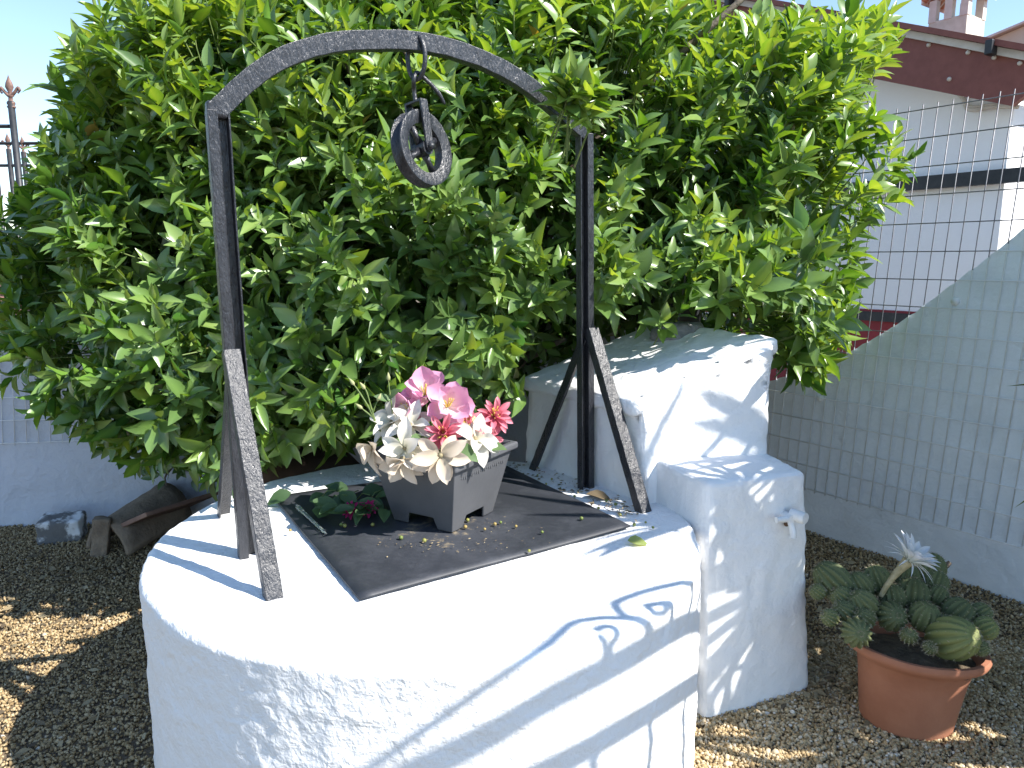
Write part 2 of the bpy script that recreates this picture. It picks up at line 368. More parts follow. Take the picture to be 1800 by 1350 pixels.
for i in range(28):
    s = -.35 + i * .0598; b = LW_A + LW_D * s + LW_N * .010; wire_row('vertical_wire', lm, b + Vector((0, 0, .455 + .02 * s)), b + LW_D * .05 + Vector((0, 0, 1.13)), .0021, [M_WIREP])
for i in range(6):
    b = LW_A + LW_N * .0135; z = .462 + i * .1223; wire_row('horizontal_wire', lm, b + LW_D * -.36 + Vector((0, 0, z)), b + LW_D * 1.3 + Vector((0, 0, z + .02)), .0021, [M_WIREP])

# ------------------------------------------------------------------ house behind the right wall
HP = RW_A - RW_N * 3.0; HN = RW_N; HD = RW_D
hq = lambda x, y, o=0.0: onplane(x, y, HP + HN * o, HN)
corner = hq(1768, 300); sC = (corner - HP).dot(HD)
M_MAROON = simple('maroon_fascia', (0.165, 0.046, 0.034), (0.21, 0.066, 0.05), 14, 0.6, 60, 0.2, 0.002)
M_RED = simple('red_plinth', (0.20, 0.012, 0.02), (0.27, 0.022, 0.03), 8, 0.6)
M_DARK = simple('dark_metal', (0.012, 0.014, 0.018), (0.03, 0.032, 0.036), 20, 0.5)
M_CREAM = simple('cream_trim', (0.50, 0.45, 0.40), (0.62, 0.57, 0.52), 12, 0.7)
M_TERRA = simple('terracotta_tile', (0.40, 0.19, 0.11), (0.56, 0.32, 0.21), 12, 0.8, 40, 0.3, 0.004)
M_CHIM = simple('chimney_render', (0.44, 0.40, 0.33), (0.66, 0.62, 0.55), 5, 0.85, 30, 0.4, 0.006)
hs = thing('white_house', 'white house with maroon fascia behind the wire mesh on the right', 'house', HP)
def slab(name, pts, th, mat, parent, nrm=HN, **k):
    """polygon pts (facing nrm), thickness th behind"""
    n = len(pts); V = [Vector(p) for p in pts] + [Vector(p) - nrm * th for p in pts]
    F = [tuple(range(n)), tuple(range(2 * n - 1, n - 1, -1))] + [(i, n + i, n + (i + 1) % n, (i + 1) % n) for i in range(n)]
    return mesh(name, V, F, mat, parent, **k)
def on_s(s, z, o=0): return HP + HD * s + HN * o + Vector((0, 0, z))
# gable wall: its top follows the roof slope
f1 = hq(1280, 0, .32); f2 = hq(1800, 100, .32)
def roof_z(s):
    sa, sb = (f1 - HP).dot(HD), (f2 - HP).dot(HD); return f1.z + (f2.z - f1.z) * (s - sa) / (sb - sa)
slab('gable_wall', [on_s(-7, -.1), on_s(sC, -.1), on_s(sC, roof_z(sC) - .25), on_s(-7, roof_z(-7) - .25)], .25, M_HOUSE, hs)
RD = -HN
slab('side_wall', [on_s(sC + .004, -.1, -.012), on_s(sC + .004, -.1, 0) + RD * 6, on_s(sC + .004, roof_z(sC) - .25, 0) + RD * 6, on_s(sC + .004, roof_z(sC) - .25, -.012)], .22, M_HOUSE, hs, nrm=HD)
zr = hq(1560, 545).z
slab('plinth_band', [on_s(-7, -.1, .02), on_s(sC + .02, -.1, .02), on_s(sC + .02, zr, .02), on_s(-7, zr, .02)], .019, M_RED, hs)
rl0 = hq(1560, 328, .07); rl1 = hq(1795, 306, .07); zrail = .5 * (rl0.z + rl1.z)
slab('dark_rail', [on_s(-5, zrail - .05, .08), on_s(sC + .4, zrail - .05, .08), on_s(sC + .4, zrail + .055, .08), on_s(-5, zrail + .055, .08)], .06, M_DARK, hs)
slab('plinth_rail', [on_s(-7, zr - .10, .05), on_s(sC, zr - .10, .05), on_s(sC, zr - .02, .05), on_s(-7, zr - .02, .05)], .03, M_DARK, hs)
def hs_at(x, y, o): p = hq(x, y, o); return (p - HP).dot(HD), p.z
a0 = hs_at(1280, 6, .32); a1 = hs_at(1830, 112, .32); b0 = hs_at(1545, 140, .32); b1 = hs_at(1778, 186, .32); b2 = hs_at(1800, 150, .32)
sl = (b1[1] - b0[1]) / (b1[0] - b0[0]); slt = (a1[1] - a0[1]) / (a1[0] - a0[0]); s_l = -7
fa = slab('fascia', [on_s(s_l, b0[1] + sl * (s_l - b0[0]), .32), on_s(b1[0], b1[1], .32), on_s(b2[0] + .1, b2[1], .32), on_s(a1[0], a1[1], .32), on_s(s_l, a0[1] + slt * (s_l - a0[0]), .32)], .06, M_MAROON, hs)
zt_ = lambda s: a0[1] + slt * (s - a0[0])
slab('verge_trim', [on_s(s_l, zt_(s_l), .36), on_s(a1[0], zt_(a1[0]), .36), on_s(a1[0], zt_(a1[0]) + .055, .36), on_s(s_l, zt_(s_l) + .055, .36)], .09, M_CREAM, hs)
slab('roof_sheet', [on_s(s_l, zt_(s_l) + .057, .42), on_s(a1[0] + .05, zt_(a1[0] + .05) + .057, .42), on_s(a1[0] + .05, zt_(a1[0] + .05) + .10, .42), on_s(s_l, zt_(s_l) + .10, .42)], 6.5, M_MAROON, hs)
slab('soffit', [on_s(s_l, b0[1] + sl * (s_l - b0[0]) + .02, .31), on_s(b1[0], b1[1] + .02, .31), on_s(b1[0], b1[1] + .05, .31), on_s(s_l, b0[1] + sl * (s_l - b0[0]) + .05, .31)], .33, M_HOUSE, hs)
for px, py in ((1282, 2), (1474, 35), (1742, 84)):
    c = hq(px, py, .41); V, F = box(c, (.05, .09, .10), frame((0, 0, 1), HD)); bevel(mesh('roof_clip', V, F, M_DARK, hs), .006)
for px, py in ((1272, 10), (1334, 21), (1356, 26), (1632, 79), (1701, 92), (1747, 101), (1792, 111), (1668, 139), (1490, 55), (1560, 70)):
    c = hq(px, py, .33); V, F = lathe([(0, .012), (.011, .010), (.016, 0), (.016, -.01)], c, 10, frame(HN)); mesh('screw_cap', V, F, M_CREAM, hs, smooth=True)
cb = [hq(x, y, .03) for x, y in ((1560, 138), (1620, 150), (1675, 160), (1692, 172), (1700, 190), (1715, 193), (1745, 188), (1790, 188))]
V, F = tube(catmull(cb, 5), .016, 6); mesh('cable', V, F, M_CREAM, hs, smooth=True)
cb = [hq(x, y, .03) for x, y in ((1550, 136), (1600, 148), (1660, 156), (1690, 166), (1697, 184), (1712, 188), (1742, 184), (1790, 184))]
V, F = tube(catmull(cb, 5), .010, 6); mesh('cable', V, F, M_CREAM, hs, smooth=True)
# chimney on the roof behind
HC = HP - HN * 3.6
cq = lambda x, y: onplane(x, y, HC, HN)
c0 = cq(1627, 90); c1 = cq(1694, 90); wC = (c1 - c0).length; zt0 = cq(1660, 33).z
ch = thing('chimney', 'weathered chimney with small tiled cap on the house roof', 'chimney', c0)
mid = (c0 + c1) / 2 - HN * wC * .5; R = frame((0, 0, 1), HD); tw = wC / 2
V = []
for zz, k in ((c0.z - 1.2, 1.06), (zt0, .96)):
    for a, b in ((-1, -1), (1, -1), (1, 1), (-1, 1)): q = mid + HD * a * tw * k - HN * b * tw * k; V.append((q.x, q.y, zz))
mesh('shaft', V, [(3, 2, 1, 0), (4, 5, 6, 7)] + [(i, (i + 1) % 4, 4 + (i + 1) % 4, 4 + i) for i in range(4)], M_CHIM, ch)
for a in (-.8, 0, .8):
    for b in (-.8, .8):
        q = mid + HD * a * tw - HN * b * tw; V, F = box((q.x, q.y, zt0 + .12), (.09, .09, .26), R); mesh('pillar', V, F, M_CREAM, ch)
for sgn in (-1, 1):
    V = []
    for e in (0, 1):
        for (u, v_) in ((-1.25, 0), (1.25, 0)):
            x_ = 0 if e == 0 else sgn * 1.3
            q = mid + HD * x_ * tw - HN * u * tw; V.append((q.x, q.y, zt0 + (.52 if e == 0 else .22)))
    V = [Vector(v) for v in V]; V += [v + Vector((0, 0, .06)) for v in V]
    mesh('cap_slab', V, [(0, 1, 3, 2), (4, 6, 7, 5), (0, 4, 5, 1), (1, 5, 7, 3), (3, 7, 6, 2), (2, 6, 4, 0)], M_CREAM, ch)
    for i in range(6):
        u = -1.1 + i * .44; q0 = mid - HN * u * tw; q1 = q0 + HD * sgn * 1.32 * tw
        V, F = tube([(q0.x, q0.y, zt0 + .585), (q1.x, q1.y, zt0 + .285)], [.055, .065], 8); mesh('roof_tile', V, F, M_TERRA, ch, smooth=True)
# neighbour roof at the far right
nb = thing('neighbour_house', 'cream gabled house rising behind the maroon roof at far right', 'house', HP - HN * 6)
NPt = HP - HN * 6.0; nq = lambda x, y: onplane(x, y, NPt, HN)
gz = lambda x: Vector((nq(x, 120).x, nq(x, 120).y, 0))
slab('gable_wall', [gz(1738), gz(1990), nq(1990, -40), nq(1800, 46), nq(1738, 72)], .3, simple('cream_render', (0.50, 0.44, 0.34), (0.58, 0.52, 0.42), 6, 0.85), nb)
slab('roof_edge', [nq(1730, 74) + HN * .1, nq(1800, 45) + HN * .1, nq(1990, -42) + HN * .1, nq(1990, -47) + HN * .1, nq(1800, 41) + HN * .1, nq(1730, 70) + HN * .1], 4, M_CREAM, nb)

# ------------------------------------------------------------------ far left: railing with spear finials, brick wall, trees
M_RUST = simple('rusty_finial', (0.11, 0.06, 0.045), (0.24, 0.14, 0.11), 30, 0.6, 60, 0.4, 0.004)
def finial_post(px, ytop, Y, h_fin, rbar, parent):
    tip = aty(px, ytop, Y); x, y, z = tip; k = h_fin / 1.0
    V, F = tube([(x, y, .0), (x, y, z - h_fin * .8)], rbar, 6); mesh('bar', V, F, M_DARK, parent, smooth=True)
    zz = z - h_fin
    fo, ff = lathe([(.0, 0), (.13, .0), (.15, .05), (.10, .08), (.14, .12), (.14, .17), (.08, .22), (.07, .32), (.13, .36), (.07, .40), (.06, .46), (.14, .62), (.11, .74), (.03, .90), (0, 1.0)], (0, 0, 0), 10)
    fo = [Vector((v.x * k * .95, v.y * k * .6, v.z * k)) + Vector((x, y, zz)) for v in fo]
    parts = [(fo, ff)]
    for s in (-1, 1):
        pts = catmull([(s * .04, 0, .36), (s * .16, 0, .48), (s * .26, 0, .60), (s * .30, 0, .52), (s * .24, 0, .44)], 4)
        parts.append(tube([Vector((p.x * k, 0, p.z * k)) + Vector((x, y, zz)) for p in pts], [.055 * k] * 4 + [.05 * k] * (len(pts) - 8) + [.03 * k] * 4, 6))
    V, F = joinm(parts); mesh('spear_finial', V, F, M_RUST, parent, smooth=True)
fr = thing('iron_railing', 'black iron railing with rusty spear finials at far left', 'railing', (-4.2, 6.0, 0))
finial_post(14, 130, 6.2, .26, .028, fr); finial_post(12, 233, 6.6, .17, .022, fr); finial_post(38, 238, 6.6, .17, .022, fr)
for i in range(4):
    finial_post(-14 - 26 * i, 234, 6.6, .17, .022, fr)
for py, Y in ((222, 6.2),):
    a = aty(-160, py, Y); b = aty(17, py, Y); V, F = tube([a, b], .016, 6); mesh('rail', V, F, M_DARK, fr)
for py in (252, 291, 420):
    a = aty(-160, py, 6.6); b = aty(130, py, 6.6); V, F = tube([a, b], .014, 6); mesh('rail', V, F, M_DARK, fr)
M_BRICK = simple('pink_brick', (0.30, 0.13, 0.10), (0.46, 0.25, 0.21), 9, 0.85, 40, 0.4, 0.004)
bw = thing('brick_wall', 'low pinkish brick wall seen beyond the back wall at left edge', 'wall', aty(0, 560, 5.2))
b0 = aty(-60, 560, 5.2); bmsh = None
for r in range(5):
    for c in range(7):
        ctr = Vector((b0.x + .17 * c + (.085 if r % 2 else 0), 5.2, aty(0, 548, 5.2).z - .10 + r * .085)); V, F = box((0, 0, 0), (.16, .10, .075))
        if bmsh is None: o = mesh('brick', [v + Vector(bw.location) for v in V], F, M_BRICK, bw); bevel(o, .006); bmsh = o.data; o.location = ctr - bw.location
        else:
            o2 = o.copy(); COL.objects.link(o2); o2.location = ctr - bw.location + Vector((0, random.uniform(-.004, .004), 0))
V, F = box((b0.x + .5, 5.23, .35), (1.5, .09, aty(0, 548, 5.2).z * 2 - .72 + .75)); V = [Vector((v.x, v.y, -0.05 if v.z < .3 else aty(0, 548, 5.2).z + .27)) for v in V]
mesh('mortar_core', V, F, M_CREAM, bw)

# ------------------------------------------------------------------ leaf machinery
def leaf_template(fold, curl, twist, wid, st=(0, .13, .36, .62, .86, 1.0), wf=(0.0, .58, 1.0, .88, .40, 0.0)):
    V = []
    for t, wv in zip(st, wf):
        z = -curl * t * t + .10 * curl * t; h = wid * wv; tw = twist * (t - .4)
        if wv == 0: V.append((t, 0, z)); continue
        for s in (-1, 0, 1):
            y = s * h * math.cos(fold); zz = z + abs(s) * h * math.sin(fold) + s * h * tw; V.append((t, y, zz))
    F = [(0, 2, 1), (0, 3, 2)]; nst = len(st) - 2
    for i in range(nst - 1):
        a = 1 + 3 * i; F += [(a, a + 1, a + 4), (a, a + 4, a + 3), (a + 1, a + 2, a + 5), (a + 1, a + 5, a + 4)]
    a = 1 + 3 * (nst - 1); e = a + 3; F += [(a, a + 1, e), (a + 1, a + 2, e)]
    return np.array(V), np.array(F)
LT = [leaf_template(fd, cu, tw, wd) for fd, cu, tw, wd in ((.55, .12, .3, .21), (.42, .26, -.5, .23), (.70, .05, .4, .20), (.35, .40, .2, .22), (.62, .18, -.6, .23), (.50, -.08, .5, .20), (.55, .52, .3, .20), (.30, .18, -.4, .25))]
def unit(a): return a / np.maximum(np.linalg.norm(a, axis=-1, keepdims=True), 1e-9)
def shoots_to_leaves(P, A, nleaf, lmin, lmax, spread=(.55, 1.15), tint_shoot=None, stem=.10):
    """P shoot base, A axis (n,3) -> per-leaf origin, x axis, normal, length, tint"""
    n = len(P); O = []; X = []; N = []; L = []; T = []
    ref = unit(np.cross(A, RNG.normal(size=(n, 3)))); ref2 = np.cross(A, ref); ph0 = RNG.uniform(0, 6.28, n)
    for k in range(nleaf):
        f = (k + .5) / nleaf; ph = ph0 + k * 2.4 + RNG.normal(0, .25, n)
        rad = ref * np.cos(ph)[:, None] + ref2 * np.sin(ph)[:, None]; ang = spread[1] + (spread[0] - spread[1]) * f + RNG.normal(0, .18, n)
        x = A * np.cos(ang)[:, None] + rad * np.sin(ang)[:, None] + np.array([0, 0, -.12]); x = unit(x)
        nn = A * np.sin(ang)[:, None] - rad * np.cos(ang)[:, None] + RNG.normal(0, .22, (n, 3)) + np.array([0, 0, .25])
        nn = unit(nn - x * (nn * x).sum(1, keepdims=True))
        O.append(P + A * (stem * f) + x * .006); X.append(x); N.append(nn)
        L.append(RNG.uniform(lmin, lmax, n) * (1.0 - .35 * (f > .85))); T.append(np.where(RNG.random(n) < .003, .99, np.clip(tint_shoot + .16 * f + RNG.normal(0, .10, n), 0, .78)))
    return [np.concatenate(a) for a in (O, X, N, L, T)]
def leaves_mesh(name, O, X, N, L, T, var, mat, parent, label=None):
    Vs = []; Fs = []; Ts = []; base = 0; Yv = np.cross(N, X)
    for v, (tv, tf) in enumerate(LT):
        m = var == v
        if not m.any(): continue
        o, x, y, nn, l = O[m], X[m], Yv[m], N[m], L[m]; k = len(tv)
        P_ = o[:, None] + l[:, None, None] * (tv[None, :, 0:1] * x[:, None] + tv[None, :, 1:2] * y[:, None] + tv[None, :, 2:3] * nn[:, None])
        Vs.append(P_.reshape(-1, 3)); Fs.append((tf[None] + (np.arange(len(o)) * k)[:, None, None]).reshape(-1, 3) + base); vein = np.where(np.abs(tv[:, 1]) < 1e-6, .13, -.03); Ts.append(np.clip(np.repeat(T[m], k) + np.tile(vein, len(o)) * (np.repeat(T[m], k) < .9), 0, 1)); base += len(o) * k
    return bulk(name, np.concatenate(Vs), np.concatenate(Fs), np.concatenate(Ts), mat, parent)
def in_poly(p, poly):
    x, y = p[:, 0], p[:, 1]; c = np.zeros(len(p), bool); n = len(poly)
    for i in range(n):
        x0, y0 = poly[i]; x1, y1 = poly[i - 1]
        c ^= ((y0 > y) != (y1 > y)) & (x < (x1 - x0) * (y - y0) / (y1 - y0 + 1e-9) + x0)
    return c
_no = [Vector((5.1, 2.2, 7.7)), Vector((1.7, 9.1, 3.3))]
def nfield(P, s, o): return np.array([noise.noise(Vector(p) * s + o) for p in P])

# ------------------------------------------------------------------ citrus tree
TC = np.array([-0.25, 3.72, 1.72]); TA = np.array([2.15, 1.14, 1.42])
SIL = [(265, -600), (245, -40), (205, 50), (165, 105), (140, 160), (130, 220), (110, 280), (95, 340), (60, 390), (-60, 430), (-60, 640), (40, 660), (85, 735), (135, 795), (200, 800), (255, 760), (290, 810), (350, 800), (400, 820), (470, 775), (560, 755), (640, 740), (700, 720), (870, 690), (930, 640), (1000, 600), (1130, 545), (1260, 560), (1350, 600), (1390, 650), (1430, 620), (1460, 590), (1455, 520), (1495, 430), (1530, 380), (1578, 300), (1555, 255), (1490, 215), (1500, 160), (1572, 110), (1555, 65), (1440, 60), (1360, 75), (1280, 70), (1215, 45), (1150, 5), (1100, -60), (1000, -600)]
def sample_shoots(n, r0, r1, pw=2.5):
    d = unit(RNG.normal(size=(n, 3))); q = (np.abs(d) ** pw).sum(1) ** (-1 / pw)      # superellipsoid radius
    rr = RNG.uniform(r0 ** 2, r1 ** 2, n) ** .5; lump = .98 + .22 * nfield(d, 2.8, _no[0]) + .15 * nfield(d, 6.5, _no[1])
    P = TC + d * TA * (q * rr * lump)[:, None]; P[:, 1] += .42 * (P[:, 2] - 1.45)
    nrm = unit(d / TA + np.array([0, 0, .25]))
    return P, nrm
def tree_ok(P, margin=0):
    pp, zf = project(P); m = in_poly(pp, SIL)
    m &= ((P - np.array(RW_A)) @ np.array(RW_N) > .05) | (P[:, 2] > 2.2)
    m &= ((P - np.array(LW_A)) @ np.array(LW_N) > .05) | (P[:, 2] > 1.25)
    inwell = (np.hypot(P[:, 0] - WELL_C.x, P[:, 1] - WELL_C.y) < .86) & (P[:, 2] < .80); m &= ~inwell
    inblk = (P[:, 0] > .0) & (P[:, 0] < 1.0) & (P[:, 1] < 3.15) & (P[:, 2] < 1.24); m &= ~inblk
    near_post = (np.hypot(P[:, 0] - .25, P[:, 1] - 2.5) < .16); m &= ~near_post
    m &= (P[:, 1] > 2.35)
    return m
Pa, Na = sample_shoots(14500, .76, 1.0); Pb, Nb = sample_shoots(4200, .42, .76)
ka = tree_ok(Pa) & ((Na[:, 1] < .6) | (RNG.random(len(Pa)) < .35)); kb = tree_ok(Pb)
Pa, Na, Pb, Nb = Pa[ka], Na[ka], Pb[kb], Nb[kb]
# the sprig that hangs over the right corner of the arch, and the low twig by the brace
ex = np.array([aty(982 + 8 * (i % 8) + random.uniform(-6, 6), 200 + 6 * (i % 8) + 12 * (i // 8 - 1) + random.uniform(-8, 8), random.uniform(2.31, 2.40)) for i in range(11)] + [aty(1020, 235, 2.42), aty(1000, 220, 2.46), aty(820, 640, 2.55), aty(845, 625, 2.6), aty(1185, 560, 2.75), aty(1160, 585, 2.72), aty(480, 815, 2.35), aty(900, 700, 2.62), aty(925, 690, 2.66)])
Pa = np.concatenate([Pa, ex]); Na = np.concatenate([Na, unit(np.tile([0.1, -.7, .3], (len(ex), 1)))])
clump = nfield(Pa, 3.9, _no[1])
keep = (clump + RNG.normal(0, .12, len(Pa)) > -.07); keep[-len(ex):] = True
Pa, Na, clump = Pa[keep], Na[keep], clump[keep]
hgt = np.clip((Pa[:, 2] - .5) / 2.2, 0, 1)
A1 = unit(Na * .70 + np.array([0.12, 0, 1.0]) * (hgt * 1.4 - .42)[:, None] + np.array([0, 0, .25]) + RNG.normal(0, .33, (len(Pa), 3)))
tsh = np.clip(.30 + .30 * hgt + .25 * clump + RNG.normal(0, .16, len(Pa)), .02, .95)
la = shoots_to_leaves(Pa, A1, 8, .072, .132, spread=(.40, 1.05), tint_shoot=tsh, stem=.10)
A2 = unit(Nb * .6 + np.array([0, 0, .1]) + RNG.normal(0, .5, (len(Pb), 3)))
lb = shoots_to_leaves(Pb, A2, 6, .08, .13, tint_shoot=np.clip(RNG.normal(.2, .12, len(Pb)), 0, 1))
O, X, N, L, T = [np.concatenate([a, b]) for a, b in zip(la, lb)]
tip = O + X * L[:, None]; ptip, _ = project(tip); po, zf = project(O)
hit_post = (tip[:, 1] < 2.5) & (tip[:, 2] < 1.78) & (np.hypot(tip[:, 0] - .25, tip[:, 1] - 2.5) < .07)
low = ~(((np.hypot(tip[:, 0] - WELL_C.x, tip[:, 1] - WELL_C.y) < .83) & (tip[:, 2] < .65)) | (tip[:, 2] < .05) | hit_post)
inb = (tip[:, 0] > .03) & (tip[:, 0] < .95) & (tip[:, 1] < 3.1) & (tip[:, 2] < 1.02 + .35 * np.clip(tip[:, 0] - .4, 0, .5)); low &= ~inb
O, X, N, L, T, ptip, po, zf = [a[low] for a in (O, X, N, L, T, ptip, po, zf)]
VAR = RNG.integers(0, len(LT), len(O))
tree = thing('citrus_tree', 'broad citrus tree with glossy green leaves behind the well', 'tree', (-0.3, 3.6, 0))
# 300 leaves that show largest: nearest in their patch of the picture
midp = (ptip + po) / 2; Yw = np.cross(N, X); view = unit((O + X * (L / 2)[:, None]) - np.array([0, 0, H]))
area = (L * FPX / zf) ** 2 * .25 * np.abs((N * view).sum(1)); cell = np.floor(midp / 16).astype(int); key = cell[:, 0] * 1000 + cell[:, 1]
inside = (midp[:, 0] > 10) & (midp[:, 0] < 1790) & (midp[:, 1] > 8) & (midp[:, 1] < 900)
order = np.lexsort((zf, key)); first = np.ones(len(order), bool); first[1:] = key[order][1:] != key[order][:-1]
front = np.zeros(len(O), bool); front[order[first]] = True; front &= inside
cand = np.where(front)[0]; big = cand[np.argsort(-area[cand])][:300]
variants = {}
for i in big:
    kt = (int(VAR[i]), int(min(7, T[i] * 8)))
    if kt not in variants:
        tv, tf = LT[kt[0]]; o = bulk('leaf', tv, tf, np.clip((kt[1] + .5) / 8 * .95 + np.where(np.abs(tv[:, 1]) < 1e-6, .13, -.03), 0, .92), M_LEAF, None, kind=None); variants[kt] = o.data; bpy.data.objects.remove(o)
    x, nn = Vector(X[i]), Vector(N[i]); y = nn.cross(x); M = Matrix((x * L[i], y * L[i], nn * L[i])).transposed().to_4x4(); M.translation = Vector(O[i])
    inst('leaf', variants[kt], tree, M)
rest = np.ones(len(O), bool); rest[big] = False
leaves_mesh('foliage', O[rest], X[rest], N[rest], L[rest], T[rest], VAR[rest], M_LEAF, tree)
# trunk and limbs
V, F = tube(catmull([(-.30, 3.6, -.05), (-.32, 3.58, .3), (-.27, 3.6, .7), (-.30, 3.62, 1.1)], 6), [.085 - .002 * i for i in range(19)], 12); mesh('trunk', V, F, M_BARK, tree, smooth=True)
for k in range(16):
    a = k * 2.4; rr = random.uniform(.6, .95); e = Vector((-.25 + 1.8 * rr * math.cos(a), 3.7 + .85 * rr * math.sin(a), random.uniform(.9, 2.7))); s0 = Vector((-.30, 3.6, random.uniform(.45, 1.1)))
    mdl = (s0 + e) / 2 + Vector((0, 0, random.uniform(-.05, .25))); pts = catmull([s0, mdl, e], 6); n = len(pts)
    V, F = tube(pts, [.034 * (1 - .75 * i / n) for i in range(n)], 8); mesh('branch', V, F, M_BARK, tree, smooth=True)
M_STEM = simple('green_stem', (0.07, 0.13, 0.03), (0.16, 0.20, 0.06), 40, 0.6)
ns_ = len(Pa); V = []; F = []                                                  # leafy twigs joined
tw = []
for i in range(0, ns_, 2):
    p = Vector(Pa[i]); a = Vector(A1[i]); tw.append(tube([p - a * .10 - Vector(Na[i]) * .05, p, p + a * .10], [.0035, .0028, .0012], 4, caps=False))
V, F = joinm(tw); o = mesh('twigs', V, F, M_STEM, tree, smooth=True); o['kind'] = 'stuff'

# ------------------------------------------------------------------ the well
def well_mesh():
    nth = 360; prof = []
    for j in range(50): prof.append((WELL_R, -.03 + (WELL_H + .03 - .024) * j / 50))
    for j in range(9): a = math.pi / 2 * j / 8; prof.append((WELL_R - .022 + .022 * math.cos(a), WELL_H - .022 + .022 * math.sin(a)))
    for j in range(1, 41): prof.append(((WELL_R - .022) * (1 - j / 40) + 1e-4, WELL_H))
    V = []; m = len(prof)
    for r, z in prof:
        for k in range(nth):
            a = 2 * math.pi * k / nth; c, s = math.cos(a), math.sin(a); p = Vector((c * max(r, .05), s * max(r, .05), z)); wob = .016 * noise.noise(Vector((c * 1.6, s * 1.6, z * 1.2 + 4))) + .005 * noise.noise(p * 9) + .0035 * noise.noise(p * 28) + .002 * noise.noise(p * 60)
            side = max(0.0, min(1.0, (r - .70) / .08)) if z > WELL_H - .001 else 1.0
            rr = r + wob * side; zz = z + ((.004 * noise.noise(p * 6) + .0025 * noise.noise(p * 25)) if z > WELL_H - .04 else 0)
            if r < .55: zz = min(zz, WELL_H + .001)
            V.append((WELL_C.x + c * rr, WELL_C.y + s * rr, zz))
    F = [(i * nth + k, i * nth + (k + 1) % nth, (i + 1) * nth + (k + 1) % nth, (i + 1) * nth + k) for i in range(m - 1) for k in range(nth)]
    F.append(tuple((m - 1) * nth + k for k in range(nth)))
    return V, F
V, F = well_mesh(); well = mesh('round_well', V, F, M_WELL, None, smooth=True)
tag(well, 'round whitewashed masonry well with flat top in the foreground', 'well')

# ------------------------------------------------------------------ wash block beside the well
wb = thing('wash_block', 'white plastered stepped wash block built against the well', 'masonry block', (.75, 2.35, 0))
V, F = masonry([(.60, 2.10, -.03), (1.00, 2.275, -.03), (.94, 2.62, -.03), (.44, 2.50, -.03), (.585, 2.135, .765), (.925, 2.245, .765), (.875, 2.58, .77), (.44, 2.47, .77)], .022, .035, .005, 3, big=.006)
mesh('lower_block', V, F, M_BLOCK, wb, smooth=True)
V, F = masonry([(.44, 2.36, .50), (.875, 2.46, .50), (.62, 3.08, -.02), (.03, 2.92, -.02), (.425, 2.37, .955), (.885, 2.46, 1.155), (.60, 3.06, 1.165), (.06, 2.90, .955)], .020, .035, .006, 5, big=.008)
mesh('sloped_block', V, F, M_BLOCK, wb, smooth=True)
V, F = masonry([(.405, 2.372, .905), (.902, 2.472, 1.105), (.61, 3.08, 1.118), (.035, 2.91, .905), (.405, 2.372, .962), (.905, 2.472, 1.168), (.61, 3.08, 1.18), (.035, 2.91, .962)], .022, .03, .006, 8, big=.006)
mesh('coping', V, F, M_BLOCK, wb, smooth=True)
# the tap on the lower block
fn = Vector((.26, -.96, 0)).normalized(); fd = Vector((.96, .26, 0)).normalized()
tp = onplane(1378, 905, Vector((.76, 2.19, .5)), -fn)
M_TAP = simple('painted_metal', (0.68, 0.68, 0.66), (0.80, 0.80, 0.79), 30, 0.45, 50, .4, .003)
tap = mesh('tap', *joinm([tube([tp - fn * .03, tp + fn * .045], .014, 14), tube([tp + fn * .035 - fd * .052, tp + fn * .035 + fd * .01], .010, 12), tube([tp + fn * .028, tp + fn * .05 + Vector((0, 0, -.035)), tp + fn * .052 + Vector((0, 0, -.055))], .010, 12),
      lathe([(0, .02), (.017, .018), (.019, .0), (.019, -.03)], tp + fn * .05 + fd * .022 + Vector((0, 0, .008)), 18, frame(fn + fd * .4))]), M_TAP, wb, smooth=True, auto=50)
V, F = lathe([(0, .008), (.010, .006), (.013, 0)], tp + fn * .012 + fd * .005 + Vector((0, 0, -.022)), 10, frame(fn)); mesh('rust_spot', V, F, simple('rust', (.05, .03, .02), (.16, .09, .05), 60, .9), tap, smooth=True)
# stone on top of the block, black tub behind it
st = aty(1200, 582, 2.85)
bm = bmesh.new(); bmesh.ops.create_icosphere(bm, subdivisions=4, radius=1)
V = [Vector((v.co.x * .11, v.co.y * .07, v.co.z * .055)) * (1 + .35 * noise.noise(v.co * 1.6) + .12 * noise.noise(v.co * 5)) for v in bm.verts]; bm.verts.index_update(); F = [[v.index for v in f.verts] for f in bm.faces]; bm.free()
so = mesh('grey_stone', [v + Vector((st.x, st.y, 1.13)) for v in V], F, simple('grey_rock', (.13, .13, .14), (.34, .33, .34), 14, .9, 40, .8, .01), None, smooth=True)
tag(so, 'rough grey stone lying on top of the white wash block', 'stone')
tb = aty(1180, 540, 3.25)
V, F = lathe([(0, 0), (.13, 0), (.155, .30), (.165, .305), (.165, .32), (.150, .32), (.125, .02), (0, .02)], (tb.x, tb.y + .05, 0), 28)
V2, F2 = lathe([(0, .02), (.10, .02), (.11, 1.02), (0, 1.02)], (tb.x, tb.y + .05, 0), 20)
bk = thing('black_tub', 'dark tub half hidden in leaves behind the wash block', 'tub', (tb.x, tb.y + .05, 0))
mesh('shell', [v + Vector((0, 0, 1.02)) for v in V], F, M_DARK, bk, smooth=True, auto=40); mesh('pedestal', V2, F2, M_BLOCK, bk, smooth=True, auto=40)
V, F = tube(catmull([aty(1206, 478, 2.95), aty(1204, 490, 2.95), aty(1200, 520, 2.95), aty(1196, 545, 2.95), aty(1192, 562, 2.95)], 4), .004, 6); wr_ = mesh('handle_wire', V, F, M_WIRE, bk, smooth=True)

